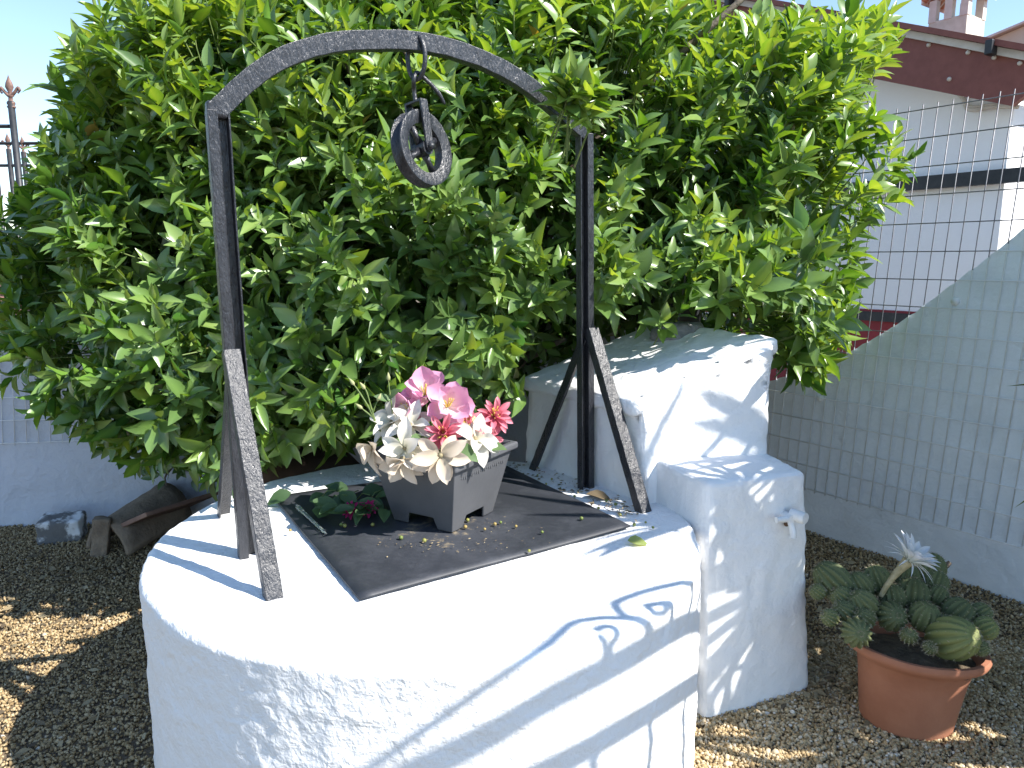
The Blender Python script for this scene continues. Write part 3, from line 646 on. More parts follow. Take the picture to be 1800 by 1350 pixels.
# ------------------------------------------------------------------ iron arch over the well
PL = Vector((-.714, 1.912, WELL_H)); PR = Vector((.272, 2.522, WELL_H)); AD = (PR - PL).normalized(); AN = Vector((AD.y, -AD.x, 0))   # AN faces the camera
ar = thing('well_arch', 'black painted iron arch standing on the whitewashed well', 'arch frame', (PL + PR) / 2)
def uprof(m): return [(m * a, b) for a, b in ((-.027, 0), (-.002, 0), (-.002, -.026), (.022, -.026), (.022, 0), (.027, 0), (.027, -.031), (-.027, -.031))]
def post(p0, p1, m):
    pr = uprof(m); pr = pr if m > 0 else pr[::-1]
    V = []; n = len(pr); F = []; K = 24
    for i in range(K + 1):
        c = Vector(p0).lerp(Vector(p1), i / K)
        for a, b in pr:
            q = c + AD * a + AN * b; V.append(q + AN * .0012 * noise.noise(q * 40) + AD * .0012 * noise.noise(q * 37 + Vector((3, 3, 3))))
    for i in range(K):
        for k in range(n): l = (k + 1) % n; F.append((i * n + k, i * n + l, (i + 1) * n + l, (i + 1) * n + k))
    F += [tuple(range(n - 1, -1, -1)), tuple(range(K * n, K * n + n))]
    o = mesh('post', V, F, M_IRON, ar); bevel(o, .0022); return o
PLt = Vector((-.722, 1.905, 1.785)); PRt = Vector((.245, 2.51, 1.83))
post(PL + Vector((0, 0, -.02)), PLt, 1); post(PR + Vector((0, 0, -.02)), PRt, -1)
# arch bar: flat face to the camera, thin soffit behind
apex = [PLt + Vector((0, 0, .0))]
for px, py, Y in ((440, 140, 1.945), (500, 101, 1.985), (580, 76, 2.035), (660, 70, 2.09), (730, 72, 2.135), (800, 86, 2.19), (870, 113, 2.25), (935, 152, 2.31)):
    q = aty(px, py, Y); t = (q - PL).dot(AD); # stay in the arch's own plane
    r = ray(px, py); k = ((PL - CAMP).dot(AN)) / r.dot(AN); apex.append(CAMP + r * k)
path = catmull(apex[:1] + apex[1:] + [PRt], 6)
prof = [(.026, 0), (.026, -.006), (-.018, -.006), (-.018, -.034), (-.024, -.034), (-.024, 0)]
V = []; F = []; n = len(prof)
for i, p in enumerate(path):
    t = (path[min(i + 1, len(path) - 1)] - path[max(i - 1, 0)]).normalized(); up = AN.cross(t).normalized()
    if up.z < 0: up = -up
    if i == 0: up = (up + (-AD) * .5).normalized()
    for a, b in prof: q = p + up * a + AN * b; V.append(q + AN * .0013 * noise.noise(q * 35) + up * .0018 * noise.noise(q * 45))
for i in range(len(path) - 1):
    for k in range(n): l = (k + 1) % n; F.append((i * n + k, i * n + l, (i + 1) * n + l, (i + 1) * n + k))
F += [tuple(range(n - 1, -1, -1)), tuple(range((len(path) - 1) * n, len(path) * n))]
bevel(mesh('arch_bar', V, F, M_IRON, ar), .002)
V, F = box(PLt + Vector((.0, 0, .002)) + AN * -.0155, (.0535, .0305, .040), frame((0, 0, 1), AD)); bevel(mesh('weld_corner', V, F, M_IRON, ar), .008, 3)
def brace(foot, join_, w_, d_):
    foot = Vector(foot); join_ = Vector(join_); ax = (join_ - foot).normalized(); V = []; F = []; K = 30; pr = [(-w_, 0), (w_, 0), (w_, -.005), (-w_ + .005, -.005), (-w_ + .005, -d_), (-w_, -d_)]
    nn = AD.cross(ax)
    if nn.z < 0: nn = -nn
    for i in range(K + 1):
        c = foot.lerp(join_, i / K)
        for a, b in pr: q = c + AD * a + nn * b; V.append(q + nn * .0014 * noise.noise(q * 45) + AD * .0010 * noise.noise(q * 45 + Vector((9, 1, 2))))
    n = len(pr)
    for i in range(K):
        for k in range(n): l = (k + 1) % n; F.append((i * n + k, i * n + l, (i + 1) * n + l, (i + 1) * n + k))
    F += [tuple(range(n - 1, -1, -1)), tuple(range(K * n, K * n + n))]
    bevel(mesh('brace', V, F, M_IRON, ar), .0018)
zf_ = WELL_H - .012
brace((-.563, 1.655, zf_), PL + Vector((-.014, -.008, .575)) + AN * .012, .021, .034)
brace((-.927, 2.271, zf_), PL + Vector((0, 0, .565)) - AN * .038, .020, .034)
brace((.438, 2.271, zf_), PR + Vector((0, 0, .575)) + AN * .012, .021, .034)
brace((.078, 2.799, zf_), PR + Vector((0, 0, .545)) - AN * .038, .020, .034)

# ring, hook and pulley
q0 = onplane(733, 84, PL, AN)
lk_ = thing('chain_link', 'long oval black iron link looped over the arch bar', 'chain link', q0 + Vector((0, 0, -.05)))
lc = onplane(735, 100, PL, AN) + AN * -.012; ovl = []
ldir = (AN * .80 + AD * .45).normalized()
for k in range(28):
    a = 2 * math.pi * k / 28; ovl.append(lc + ldir * .030 * math.cos(a) + Vector((0, 0, .058 * math.sin(a))))
V, F = tube(ovl, .0068, 8, closed=True); mesh('ring', V, F, M_IRON, lk_, smooth=True)
pc = onplane(742, 262, PL, AN); PAX = (AN * .80 + AD * .60).normalized()      # wheel axis, turned a bit to the right
PAX = Vector((.46, -.86, .16)).normalized(); PIN = PAX.cross(Vector((0, 0, 1))).normalized(); PUP = PIN.cross(PAX).normalized()
if PUP.z < 0: PUP = -PUP
PAX = Vector((.80, -.57, .16)).normalized(); PIN = Vector((0, 0, 1)).cross(PAX).normalized(); PUP = PAX.cross(PIN).normalized()
pu = thing('pulley', 'black iron pulley wheel hanging from the arch by a hook', 'pulley', pc)
Rp = frame(PAX, PIN)
rim = [(.070, -.014), (.098, -.021), (.106, -.020), (.107, -.016), (.090, -.004), (.088, 0), (.090, .004), (.107, .016), (.106, .020), (.098, .021), (.070, .014), (.067, .0)]
V, F = lathe(rim, pc, 64, Rp, closed=True); mesh('wheel_rim', V, F, M_IRON, pu, smooth=True, auto=45)
V, F = lathe([(.010, -.024), (.021, -.024), (.021, .024), (.010, .024)], pc, 20, Rp, closed=True); mesh('hub', V, F, M_IRON, pu, smooth=True, auto=45)
for k in range(4):
    a = k * math.pi / 2 + .5; dd = Rp @ Vector((math.cos(a), math.sin(a), 0)); V, F = tube([pc + dd * .018, pc + dd * .040, pc + dd * .066], [.013, .008, .011], 8); mesh('spoke', V, F, M_IRON, pu, smooth=True)
for sgn in (-1, 1):
    c = pc + PAX * sgn * .029; topp = c + PUP * .128; V, F = extrude([(-.014, -.003), (.014, -.003), (.014, .003), (-.014, .003)], c, topp, PIN)
    V2, F2 = lathe([(0, -.003), (.014, -.003), (.014, .003), (0, .003)], c, 16, Rp); V, F = joinm([(V, F), (V2, F2)]); mesh('strap', V, F, M_IRON, pu)
    V, F = lathe([(0, .010), (.010, .008), (.011, 0), (.011, -.006)], pc + PAX * sgn * .035, 12, frame(PAX * sgn)); mesh('axle_bolt', V, F, M_IRON, pu, smooth=True)
V, F = box(pc + PUP * .128, (.028, .006, .086), frame(PAX, PIN)); V, F = box(pc + PUP * .130, (.028, .008, .064), Matrix((PIN, PUP, PAX)).transposed()); bevel(mesh('bridge', V, F, M_IRON, pu), .002)
hk = catmull([pc + PUP * .126, pc + PUP * .165, lc + Vector((0, 0, -.062)) + PIN * -.012, lc + Vector((0, 0, -.040)) - PIN * .0, lc + Vector((0, 0, -.050)) + AD * .022, onplane(768, 160, PL, AN) , onplane(782, 183, PL, AN)], 7)
V, F = tube(hk, [.0065] * (len(hk) - 6) + [.006, .0055, .005, .0045, .004, .003], 8); mesh('hook', V, F, M_IRON, pu, smooth=True)

# ------------------------------------------------------------------ black cover plate
M_LID = None
def lid_mat():
    m, nt, bs = new_mat('black_rubber_sheet'); co = coords(nt); n = nz(nt, 7, 8, .68, co); n2 = nz(nt, 60, 4, .6, co)
    # fine dust blown into patches round the planter
    mp = nt.nodes.new('ShaderNodeVectorMath'); mp.operation = 'DISTANCE'; mp.inputs[1].default_value = (-.02, -.16, 0); lk(nt, co, mp.inputs[0])
    mr = nt.nodes.new('ShaderNodeMapRange'); mr.inputs[1].default_value = .05; mr.inputs[2].default_value = .34; mr.inputs[3].default_value = .22; mr.inputs[4].default_value = -.12; lk(nt, mp.outputs['Value'], mr.inputs[0])
    ad = nt.nodes.new('ShaderNodeMath'); lk(nt, n.outputs[0], ad.inputs[0]); lk(nt, mr.outputs[0], ad.inputs[1])
    mu = nt.nodes.new('ShaderNodeMath'); mu.operation = 'MULTIPLY_ADD'; mu.inputs[1].default_value = .35; lk(nt, n2.outputs[0], mu.inputs[0]); lk(nt, ad.outputs[0], mu.inputs[2])
    lk(nt, ramp(nt, mu.outputs[0], [(.55, (.024, .027, .034)), (.86, (.048, .052, .062)), (.93, (.16, .135, .10)), (1.0, (.30, .25, .18))]).outputs[0], bs.inputs['Base Color'])
    bs.inputs['Roughness'].default_value = .55; bump(nt, bs, [(n2.outputs[0], .25, .002)])
    return m
M_LID = lid_mat(); ZL = WELL_H + .012
LF, LR, LB, LL = Vector((-.361, 1.64, ZL)), Vector((.357, 2.129, ZL)), Vector((-.03, 2.80, ZL)), Vector((-.81, 2.408, ZL))
lc_ = (LF + LR + LB + LL) / 4; NG = 24; V = []; F = []
for i in range(NG + 1):
    for j in range(NG + 1):
        a, b = i / NG, j / NG; q = (LF * (1 - a) + LR * a) * (1 - b) + (LL * (1 - a) + LB * a) * b; q = q + Vector((0, 0, .004 * noise.noise(Vector((a * 2, b * 2, 3))))); V.append(q)
for i in range(NG):
    for j in range(NG): k = i * (NG + 1) + j; F.append((k, k + NG + 1, k + NG + 2, k + 1))
lid = mesh('cover_plate', [v - lc_ for v in V], F, M_LID, None, smooth=True); lid.location = lc_
sm = lid.modifiers.new('thick', 'SOLIDIFY'); sm.thickness = .006; sm.offset = -1
tag(lid, 'square black rubber sheet covering the well mouth', 'cover')
ZLT = ZL + .002

# ------------------------------------------------------------------ grey planter
M_POT = simple('grey_planter_plastic', (.060, .063, .070), (.095, .098, .106), 5, .55, 90, .25, .0015)
pf = Vector((-.175, 2.059, ZLT)); ex_ = Vector((.52, .855, 0)).normalized(); ey_ = Vector((-.855, .52, 0)).normalized(); hb = .110; ht = .158; hp = .225
pcx = pf + (ex_ + ey_) * hb; pl = thing('planter', 'square tapered grey plastic planter on the black sheet', 'planter', pcx)
def pq(a, b, z): return pcx + ex_ * a + ey_ * b + Vector((0, 0, z))
def half(z): return hb + (ht - hb) * z / hp
sides = []
for k in range(4):
    c, s = [(1, 0), (0, 1), (-1, 0), (0, -1)][k]
    def sp(u, z, inset=0): h = half(z) - inset; a, b = (h * c - u * s, h * s + u * c); return pq(a, b, z)
    out = [(-1, 0), (-.52, 0), (-.40, .036), (.40, .036), (.52, 0), (1, 0), (1, hp), (-1, hp)]
    n = len(out); V = [sp(u * half(z), z) for u, z in out] + [sp(u * (half(z) - .006), z, .006) for u, z in out]
    # split into convex pieces: two feet and the panel
    sides.append((V, [(0, 1, 2, 7), (2, 3, 6, 7), (3, 4, 5, 6), (n + 7, n + 2, n + 1, n), (n + 7, n + 6, n + 3, n + 2), (n + 6, n + 5, n + 4, n + 3)] + [(i, n + i, n + (i + 1) % n, (i + 1) % n) for i in range(5)]))
V, F = joinm(sides); bd = mesh('body', V, F, M_POT, pl); bm = bmesh.new(); bm.from_mesh(bd.data); bmesh.ops.remove_doubles(bm, verts=bm.verts, dist=.0002); bmesh.ops.recalc_face_normals(bm, faces=bm.faces); bm.to_mesh(bd.data); bm.free()
bevel(bd, .004, 3)
V = [pq(a * (half(.038) - .004), b * (half(.038) - .004), .038) for a, b in ((-1, -1), (1, -1), (1, 1), (-1, 1))]; mesh('floor', V, [(0, 1, 2, 3)], M_POT, pl)
V = []
ro, ri = ht + .012, ht - .010
for z, r in ((hp - .024, ro), (hp, ro), (hp, ri), (hp - .024, ri)):
    V += [pq(a * r, b * r, z) for a, b in ((-1, -1), (1, -1), (1, 1), (-1, 1))]
F = []
for i in range(4):
    j = (i + 1) % 4
    for k in range(4): l = (k + 1) % 4; F.append((i * 4 + k, i * 4 + l, j * 4 + l, j * 4 + k))
bevel(mesh('rim', V, F, M_POT, pl, smooth=False), .008, 3)
V = [pq(a * (ht - .012), b * (ht - .012), hp - .045) for a, b in ((-1, -1), (1, -1), (1, 1), (-1, 1))]; mesh('potting_soil', V, [(0, 1, 2, 3)], M_SOIL, pl)
em = []
for k in range(2):
    c, s = [(0, -1), (-1, 0)][k]
    for i in range(21):
        u = (-.85 + 1.7 * i / 20) * .13; z = hp - .052; h = half(z) + .0002; a, b = h * c - u * s, h * s + u * c
        V, F = box(pq(a, b, z), (.0045, .0014, .010 + .004 * (i % 3)), frame((0, 0, 1), ey_ if k else ex_)); em.append((V, F))
V, F = joinm(em); mesh('embossed_band', V, F, M_POT, pl)

# ------------------------------------------------------------------ cloth flowers
def petal_mesh(name, L, W, cup, curl, mat, tip=1.0, n=7, notch=0.0, wave=0.0, peak=.55):
    V = []; F = []
    for i in range(n + 1):
        t = i / n; wv = (math.sin(math.pi * min(1, t ** (math.log(.5) / math.log(peak)))) ** .75) * (1 - .0 * t) if tip else 1
        wv = max(wv, .08 if i == 0 else 0.0)
        for k in range(5):
            s = -1 + k / 2; y = s * W / 2 * wv; z = curl * L * t * t + cup * W * (s * s) * wv + wave * W * math.sin(9 * t + s * 2) * abs(s); V.append(Vector((L * t, y, z)))
    for i in range(n):
        for k in range(4): a = i * 5 + k; F.append((a, a + 1, a + 6, a + 5))
    me = bpy.data.meshes.new(name); me.from_pydata([v[:] for v in V], [], F); me.materials.append(mat); me.polygons.foreach_set('use_smooth', np.ones(len(F), bool)); me.update(); return me
def cloth(name, c0, c1, scale=14, tr=.3):
    m, nt, bs = new_mat(name); co = coords(nt); n = nz(nt, scale, 3, .5, co); sx = nt.nodes.new('ShaderNodeSeparateXYZ'); lk(nt, co, sx.inputs[0])
    mr = nt.nodes.new('ShaderNodeMapRange'); mr.inputs[2].default_value = .07; lk(nt, sx.outputs[0], mr.inputs[0]); ad = nt.nodes.new('ShaderNodeMath'); ad.operation = 'MULTIPLY_ADD'; ad.inputs[1].default_value = .5; lk(nt, n.outputs[0], ad.inputs[0]); lk(nt, mr.outputs[0], ad.inputs[2])
    r = ramp(nt, ad.outputs[0], [(.25, c0), (1.0, c1)]); lk(nt, r.outputs[0], bs.inputs['Base Color']); bs.inputs['Roughness'].default_value = .85; bs.inputs['Specular IOR Level'].default_value = .15
    t = nt.nodes.new('ShaderNodeBsdfTranslucent'); mx = nt.nodes.new('ShaderNodeMixShader'); mx.inputs[0].default_value = tr; lk(nt, r.outputs[0], t.inputs[0]); lk(nt, bs.outputs[0], mx.inputs[1]); lk(nt, t.outputs[0], mx.inputs[2]); lk(nt, mx.outputs[0], nt.nodes['Material Output'].inputs[0])
    return m
M_PINK = cloth('pink_cloth', (.84, .72, .66), (.74, .37, .53)); M_CORAL = cloth('coral_cloth', (.60, .07, .13), (.76, .30, .36)); M_IVORY = cloth('ivory_cloth', (.58, .55, .40), (.78, .75, .69)); M_BEIGE = cloth('faded_cream_cloth', (.50, .42, .30), (.68, .58, .47))
M_MAG = cloth('magenta_cloth', (.35, .02, .12), (.55, .05, .22)); M_YEL = simple('yellow_stamen', (.60, .45, .06), (.78, .66, .16), 40, .7); M_FLEAF = tint_mat('cloth_leaf', [(0, (.03, .07, .03)), (1, (.10, .17, .06))], .6, .25, (1.6, 1.6, .6))
PMESH = dict(mag=petal_mesh('petal', .080, .062, .30, .22, M_PINK, peak=.60, wave=.05), cor=petal_mesh('petal', .058, .019, .45, -.10, M_CORAL, peak=.6, wave=.06), cor2=petal_mesh('petal', .040, .016, .5, .35, M_CORAL, peak=.6),
             ivo=petal_mesh('petal', .078, .040, .30, -.16, M_IVORY, peak=.5, wave=.07), bei=petal_mesh('petal', .078, .040, .26, -.22, M_BEIGE, peak=.5, wave=.08), mgt=petal_mesh('petal', .030, .012, .4, .0, M_MAG))
soil_c = pcx + Vector((0, 0, hp - .045))
def flower(name, label, pos, face, kind, parent_soil=True, droop=0.0, group=None, roll=0.0):
    pos = Vector(pos); f = thing(name, label, 'flower', pos, group); R = frame(face)
    rings = dict(mag=[('mag', 5, .10, 0), ('mag', 4, .62, .5)], cor=[('cor', 9, .15, 0), ('cor', 7, .62, .3), ('cor2', 6, 1.05, .1)], ivo=[('ivo', 6, .12, 0), ('ivo', 4, .70, .4)], bei=[('bei', 6, .05, 0), ('bei', 3, .55, .4)], mgt=[('mgt', 9, .3, 0), ('mgt', 8, .9, .2)])[kind]
    for mk, n, lift, ph in rings:
        for k in range(n):
            a = 2 * math.pi * (k + ph) / n + random.uniform(-.16, .16) + roll; li = lift + random.uniform(-.16, .16)
            x = R @ Vector((math.cos(a) * math.cos(li), math.sin(a) * math.cos(li), math.sin(li))); x = (x + Vector((0, 0, -droop))).normalized()
            nn = R.col[2] - x * x.dot(R.col[2]); nn = nn.normalized() if nn.length > 1e-3 else R.col[0]; y = nn.cross(x); sc_ = random.uniform(.86, 1.1)
            M = Matrix((x * sc_, y * sc_, nn * sc_)).transposed().to_4x4(); M.translation = pos + x * .004; inst('petal', PMESH[mk], f, M)
    if kind in ('mag', 'cor'):
        stm = []
        for k in range(14):
            d = R @ Vector((random.uniform(-.6, .6), random.uniform(-.6, .6), 1)).normalized(); stm.append(tube([pos, pos + d * .024, pos + d * random.uniform(.030, .044) + Vector((0, 0, random.uniform(-.003, .003)))], [.0011, .0009, .0014], 4))
        V, F = joinm(stm); mesh('stamens', V, F, M_YEL, f, smooth=True)
    if kind in ('bei', 'ivo'):
        V, F = lathe([(0, .008), (.006, .007), (.009, .0)], pos, 8, R); mesh('centre', V, F, simple('dry_centre', (.16, .13, .07), (.30, .25, .14), 60, .8) if 'dry_centre' not in bpy.data.materials else bpy.data.materials['dry_centre'], f, smooth=True)
    if parent_soil:
        e = soil_c + Vector((random.uniform(-.06, .06), random.uniform(-.06, .06), -.01)); b = pos - R.col[2] * .06; b.z = max(b.z, hp + ZLT + .015)
        V, F = tube(catmull([pos - R.col[2] * .002, b, (b + e) / 2 + Vector((0, 0, .03)), e], 5), .0022, 6); mesh('stem', V, F, M_STEM, f, smooth=True)
    return f
tocam = Vector((.08, -1, .25))
FL = [('mag', 'pink cloth magnolia standing highest, at the back of the bouquet', (748, 696, 2.20), (.0, -.5, .75), 0), ('mag', 'pink cloth magnolia with pale heart facing the camera', (786, 716, 2.13), (.35, -.85, .45), 0), ('mag', 'pink cloth magnolia seen side on at the left of the pink ones', (724, 724, 2.17), (-.55, -.55, .3), 0),
      ('cor', 'coral cloth flower with yellow stamens in the middle of the planter', (780, 762, 2.06), (.05, -.9, .30), 0), ('cor', 'half hidden coral cloth flower behind the central one', (822, 752, 2.13), (.15, -.5, .8), 0), ('cor', 'coral cloth flower standing apart at the right rim of the planter', (868, 732, 2.20), (.35, -.75, .45), .1), ('cor', 'lower coral cloth flower drooping against the right rim', (852, 768, 2.17), (.35, -.7, .0), .5),
      ('ivo', 'white cloth flower at the upper left of the bouquet', (690, 742, 2.14), (-.5, -.5, .6), 0), ('ivo', 'white cloth flower just below the pink magnolias', (722, 748, 2.10), (.1, -.55, .7), 0), ('ivo', 'white cloth flower leaning out between the coral flowers', (835, 772, 2.09), (.3, -.6, .5), .1), ('ivo', 'white cloth flower bending over the front rim', (712, 788, 2.03), (-.15, -.85, .15), .45),
      ('bei', 'faded cream cloth flower hanging over the left rim', (655, 784, 2.08), (-.6, -.5, -.2), .9), ('bei', 'faded cream cloth flower hanging over the front corner', (774, 800, 1.985), (.1, -.95, .15), .35), ('bei', 'faded cream cloth flower drooping below the white one', (708, 806, 2.01), (-.1, -.8, -.3), .8)]
for kd, lb_, (px, py, Y), fc, dr in FL:
    flower('cloth_flower', lb_, aty(px, py, Y), fc, kd, True, dr, 'cloth flowers in the grey planter', random.uniform(0, 1))
# bud sprig on the left of the bouquet
sg = thing('bud_sprig', 'thin green sprig of closed buds at the left of the bouquet', 'sprig', soil_c)
base = aty(672, 770, 2.14)
for pts in (((664, 755), (650, 720), (632, 690), (622, 676)), ((664, 755), (652, 715), (645, 690), (641, 683)), ((662, 745), (655, 728), (664, 704)), ((660, 738), (646, 726), (636, 718)), ((692, 745), (688, 710), (684, 682), (683, 668))):
    P_ = catmull([aty(x, y, 2.14) for x, y in pts], 4); V, F = tube(P_, [.0024] * (len(P_) - 3) + [.002, .0016, .0014], 5); mesh('stalk', V, F, M_STEM, sg, smooth=True)
    d = (P_[-1] - P_[-2]).normalized(); V, F = lathe([(0, -.004), (.005, .002), (.006, .008), (.003, .018), (0, .024)], P_[-1], 8, frame(d)); mesh('bud', V, F, simple('bud_green', (.22, .26, .10), (.40, .38, .20), 50, .7) if 'bud_green' not in bpy.data.materials else bpy.data.materials['bud_green'], sg, smooth=True)
V, F = tube([aty(664, 755, 2.14), soil_c], .0024, 5); mesh('stalk', V, F, M_STEM, sg, smooth=True)
V, F = tube([aty(692, 745, 2.14), soil_c + Vector((.02, 0, 0))], .0024, 5); mesh('stalk', V, F, M_STEM, sg, smooth=True)
def leaf_objs(parent, spots, mat, name='leaf'):
    for (p, x, nn, l, v, tn) in spots:
        tv, tf = LT[v]; x = unit(np.array(x, float)); nn = np.array(nn, float); nn = unit(nn - x * (nn @ x)); y = np.cross(nn, x)
        W_ = np.array(p) + l * (tv[:, 0:1] * x + tv[:, 1:2] * y * 1.5 + tv[:, 2:3] * nn); bulk(name, W_, tf, np.full(len(tv), tn), mat, parent, kind=None)
leaf_objs(sg, [(aty(683, 700, 2.14), (.5, -.3, .5), (0, -.6, .7), .05, 1, .8), (aty(686, 705, 2.15), (-.6, -.2, .3), (0, -.6, .7), .05, 4, .9), (aty(705, 770, 2.06), (-.4, -.5, -.5), (0, -.8, .4), .07, 1, .9), (aty(800, 785, 2.05), (.5, -.4, -.1), (0, -.6, .7), .08, 3, 1.0), (aty(850, 785, 2.12), (.8, -.3, .1), (0, -.5, .8), .07, 1, 1.0), (aty(745, 770, 2.06), (-.3, -.6, .2), (0, -.6, .7), .06, 3, .9), (aty(880, 750, 2.2), (.3, .2, .8), (0, -.8, .3), .04, 2, .7)], M_FLEAF)
# fallen bouquet and glass tube on the sheet
fb = thing('fallen_bouquet', 'fallen bunch of dark green cloth leaves lying left of the planter', 'bouquet', (-.60, 2.35, ZLT))
sp = []
for k in range(34):
    c = atz(random.gauss(600, 42), random.gauss(885, 14), ZLT + random.uniform(.01, .05)); a = random.uniform(0, 6.28); sp.append((c, (math.cos(a), math.sin(a), random.uniform(-.25, .25)), (random.uniform(-.5, .5), -.5, .8), random.uniform(.05, .085), random.randrange(8), random.random() * .6))
leaf_objs(fb, sp, M_FLEAF)
for k in range(5):
    c = atz(560 + 22 * k, 880 + 5 * (k % 3), ZLT + .012); d = atz(590 + 20 * k, 862 + 8 * (k % 2), ZLT + .05); V, F = tube([c, (c + d) / 2 + Vector((0, 0, .015)), d], .002, 5); mesh('stalk', V, F, M_STEM, fb, smooth=True)
flower('fallen_flower', 'small magenta cloth flower lying in the shade left of the planter', atz(648, 893, ZLT + .025), (.2, -.7, .5), 'mgt', False)
flower('fallen_flower', 'tiny magenta bloom tucked under the fallen green leaves', atz(618, 897, ZLT + .022), (-.2, -.8, .4), 'mgt', False)
m, nt_, bs = new_mat('clear_plastic'); bs.inputs['Transmission Weight'].default_value = .9; bs.inputs['Roughness'].default_value = .12; bs.inputs['Base Color'].default_value = (.85, .95, .90, 1); bs.inputs['IOR'].default_value = 1.45
g0 = atz(520, 888, ZLT + .012); g1 = atz(573, 938, ZLT + .006); V, F = tube([g0, g0.lerp(g1, .1), g0.lerp(g1, .3), g0.lerp(g1, .9), g1], [.004, .0085, .0065, .005, .002], 10)
o = mesh('clear_tube', V, F, m, None, smooth=True); tag(o, 'clear plastic flower stem lying on the black sheet', 'plastic stem')

# little fallen fruits and litter on the well top
M_FRUIT = tint_mat('fruitlet', [(0, (.10, .15, .03)), (.6, (.26, .24, .06)), (1, (.34, .20, .08))], .5)
fm_ = []
for t in (.1, .45, .8):
    V = IV * .0065; o = bulk('fallen_fruitlet', V, IF, np.full(len(V), t), M_FRUIT, kind=None); fm_.append(o.data); bpy.data.objects.remove(o)
FR = [(880, 918), (822, 914), (818, 926), (705, 945), (930, 968), (907, 925), (1022, 911), (655, 922), (510, 932), (600, 922), (606, 924), (870, 921), (953, 935), (746, 950), (852, 930)]
for i, (px, py) in enumerate(FR):
    o = bpy.data.objects.new('fallen_fruitlet', fm_[i % 3]); COL.objects.link(o); o.location = atz(px, py, ZLT + .006); s_ = random.uniform(.75, 1.15); o.scale = (s_,) * 3
    tag(o, 'tiny fallen citrus fruit lying on the black cover sheet', 'fruit', 'fruitlets fallen on the cover sheet')
FR2 = [(1115, 922), (1135, 918), (1148, 927), (1052, 893), (1066, 880), (960, 850), (985, 858), (945, 835), (1010, 872), (1090, 905), (1082, 886), (970, 842)]
for i, (px, py) in enumerate(FR2):
    o = bpy.data.objects.new('fallen_fruitlet', fm_[i % 2]); COL.objects.link(o); o.location = atz(px, py, WELL_H + .006); s_ = random.uniform(.6, 1.0); o.scale = (s_,) * 3
    tag(o, 'tiny fallen citrus fruit on the white well top beside the wash block', 'fruit', 'fruitlets fallen on the white well top')
def rg(px, py, sx, sy, z): q = atz(px, py, z); return (q.x, q.y, sx, sy)
V, F, T = litter(260, [rg(1000, 862, .05, .05, WELL_H), rg(940, 838, .06, .05, WELL_H), rg(1055, 885, .05, .035, WELL_H), rg(905, 822, .05, .04, WELL_H), rg(1095, 900, .03, .03, WELL_H)], lambda p: WELL_H + .003, .006, .022, .4)
o = bulk('well_top_litter', V, F, T, M_LITTER, smooth=False); tag(o, 'dry crumbs and leaf bits on the well top by the right post', 'leaf litter')
V, F, T = litter(170, [rg(730, 958, .07, .02, ZLT), rg(880, 925, .05, .04, ZLT), rg(800, 965, .08, .03, ZLT), rg(870, 960, .10, .05, ZLT)], lambda p: ZLT + .001, .003, .010, .30, .1, .8)
o = bulk('sheet_litter', V, F, T, M_LITTER, smooth=False); tag(o, 'pale dry crumbs scattered on the black sheet round the planter', 'leaf litter')
dl = thing('fallen_leaf', 'single green fallen leaf on the white well top near the sheet corner', 'leaf', atz(1120, 955, WELL_H))
leaf_objs(dl, [(atz(1103, 950, WELL_H + .012), (1, -.05, -.05), (.1, -.3, .9), .065, 1, .95)], M_LEAF, 'blade')
dl = thing('fallen_leaf', 'dry curled brown leaf scrap at the foot of the right post', 'leaf', atz(1060, 885, WELL_H))
leaf_objs(dl, [(atz(1030, 868, WELL_H + .012), (1, -.5, -.02), (.1, -.3, .9), .09, 0, .2)], M_LITTER, 'blade')

# ------------------------------------------------------------------ cactus in its terracotta pot
M_CLAY = simple('terracotta_pot', (.30, .115, .06), (.40, .17, .095), 6, .8, 60, .35, .004, detail=9)
_e = [n for n in M_CLAY.node_tree.nodes if n.type == 'VALTORGB'][0].color_ramp.elements; _x = _e.new(.76); _x.color = (.50, .32, .24, 1); _x = _e.new(.24); _x.color = (.20, .08, .05, 1)
kc = Vector((1.23, 2.11, 0)); kp = thing('terracotta_pot', 'terracotta pot full of cacti on the gravel', 'pot', kc)
prof = [(0, .0), (.130, .0), (.136, .01), (.156, .15), (.166, .205), (.178, .215), (.205, .232), (.210, .245), (.204, .256), (.190, .256), (.172, .225), (.160, .19), (0, .19)]
tilt = Matrix.Rotation(math.radians(-3), 3, 'X') @ Matrix.Rotation(math.radians(4), 3, 'Y')
V, F = lathe([(prof[0][0] + 1e-4, prof[0][1])] + prof[1:-1] + [(1e-4, .19)], kc, 72, tilt, 1.0, .86)
V = [v + Vector((0, 0, 0)) + Vector((noise.noise(v * 7), noise.noise(v * 7 + Vector((4, 0, 0))), 0)) * .003 for v in V]; mesh('pot_wall', V, F, M_CLAY, kp, smooth=True, auto=60)
V, F = lathe([(1e-4, .225), (.08, .228), (.14, .222), (.178, .218)], kc, 40, tilt, 1.0, .86); V = [v + Vector((0, 0, .012 * noise.noise(v * 30))) for v in V]; mesh('soil', V, F, M_SOIL, kp, smooth=True)
M_CACT = tint_mat('cactus_skin', [(0, (.085, .105, .048)), (.5, (.125, .145, .062)), (1, (.19, .21, .075))], .65, spec=.3, bscale=80)
M_SPINE = simple('spine', (.26, .22, .13), (.46, .41, .28), 60, .6)
cc = thing('cactus_clump', 'clump of round ribbed cacti with one white flower', 'cactus', kc + Vector((0, 0, .22)))
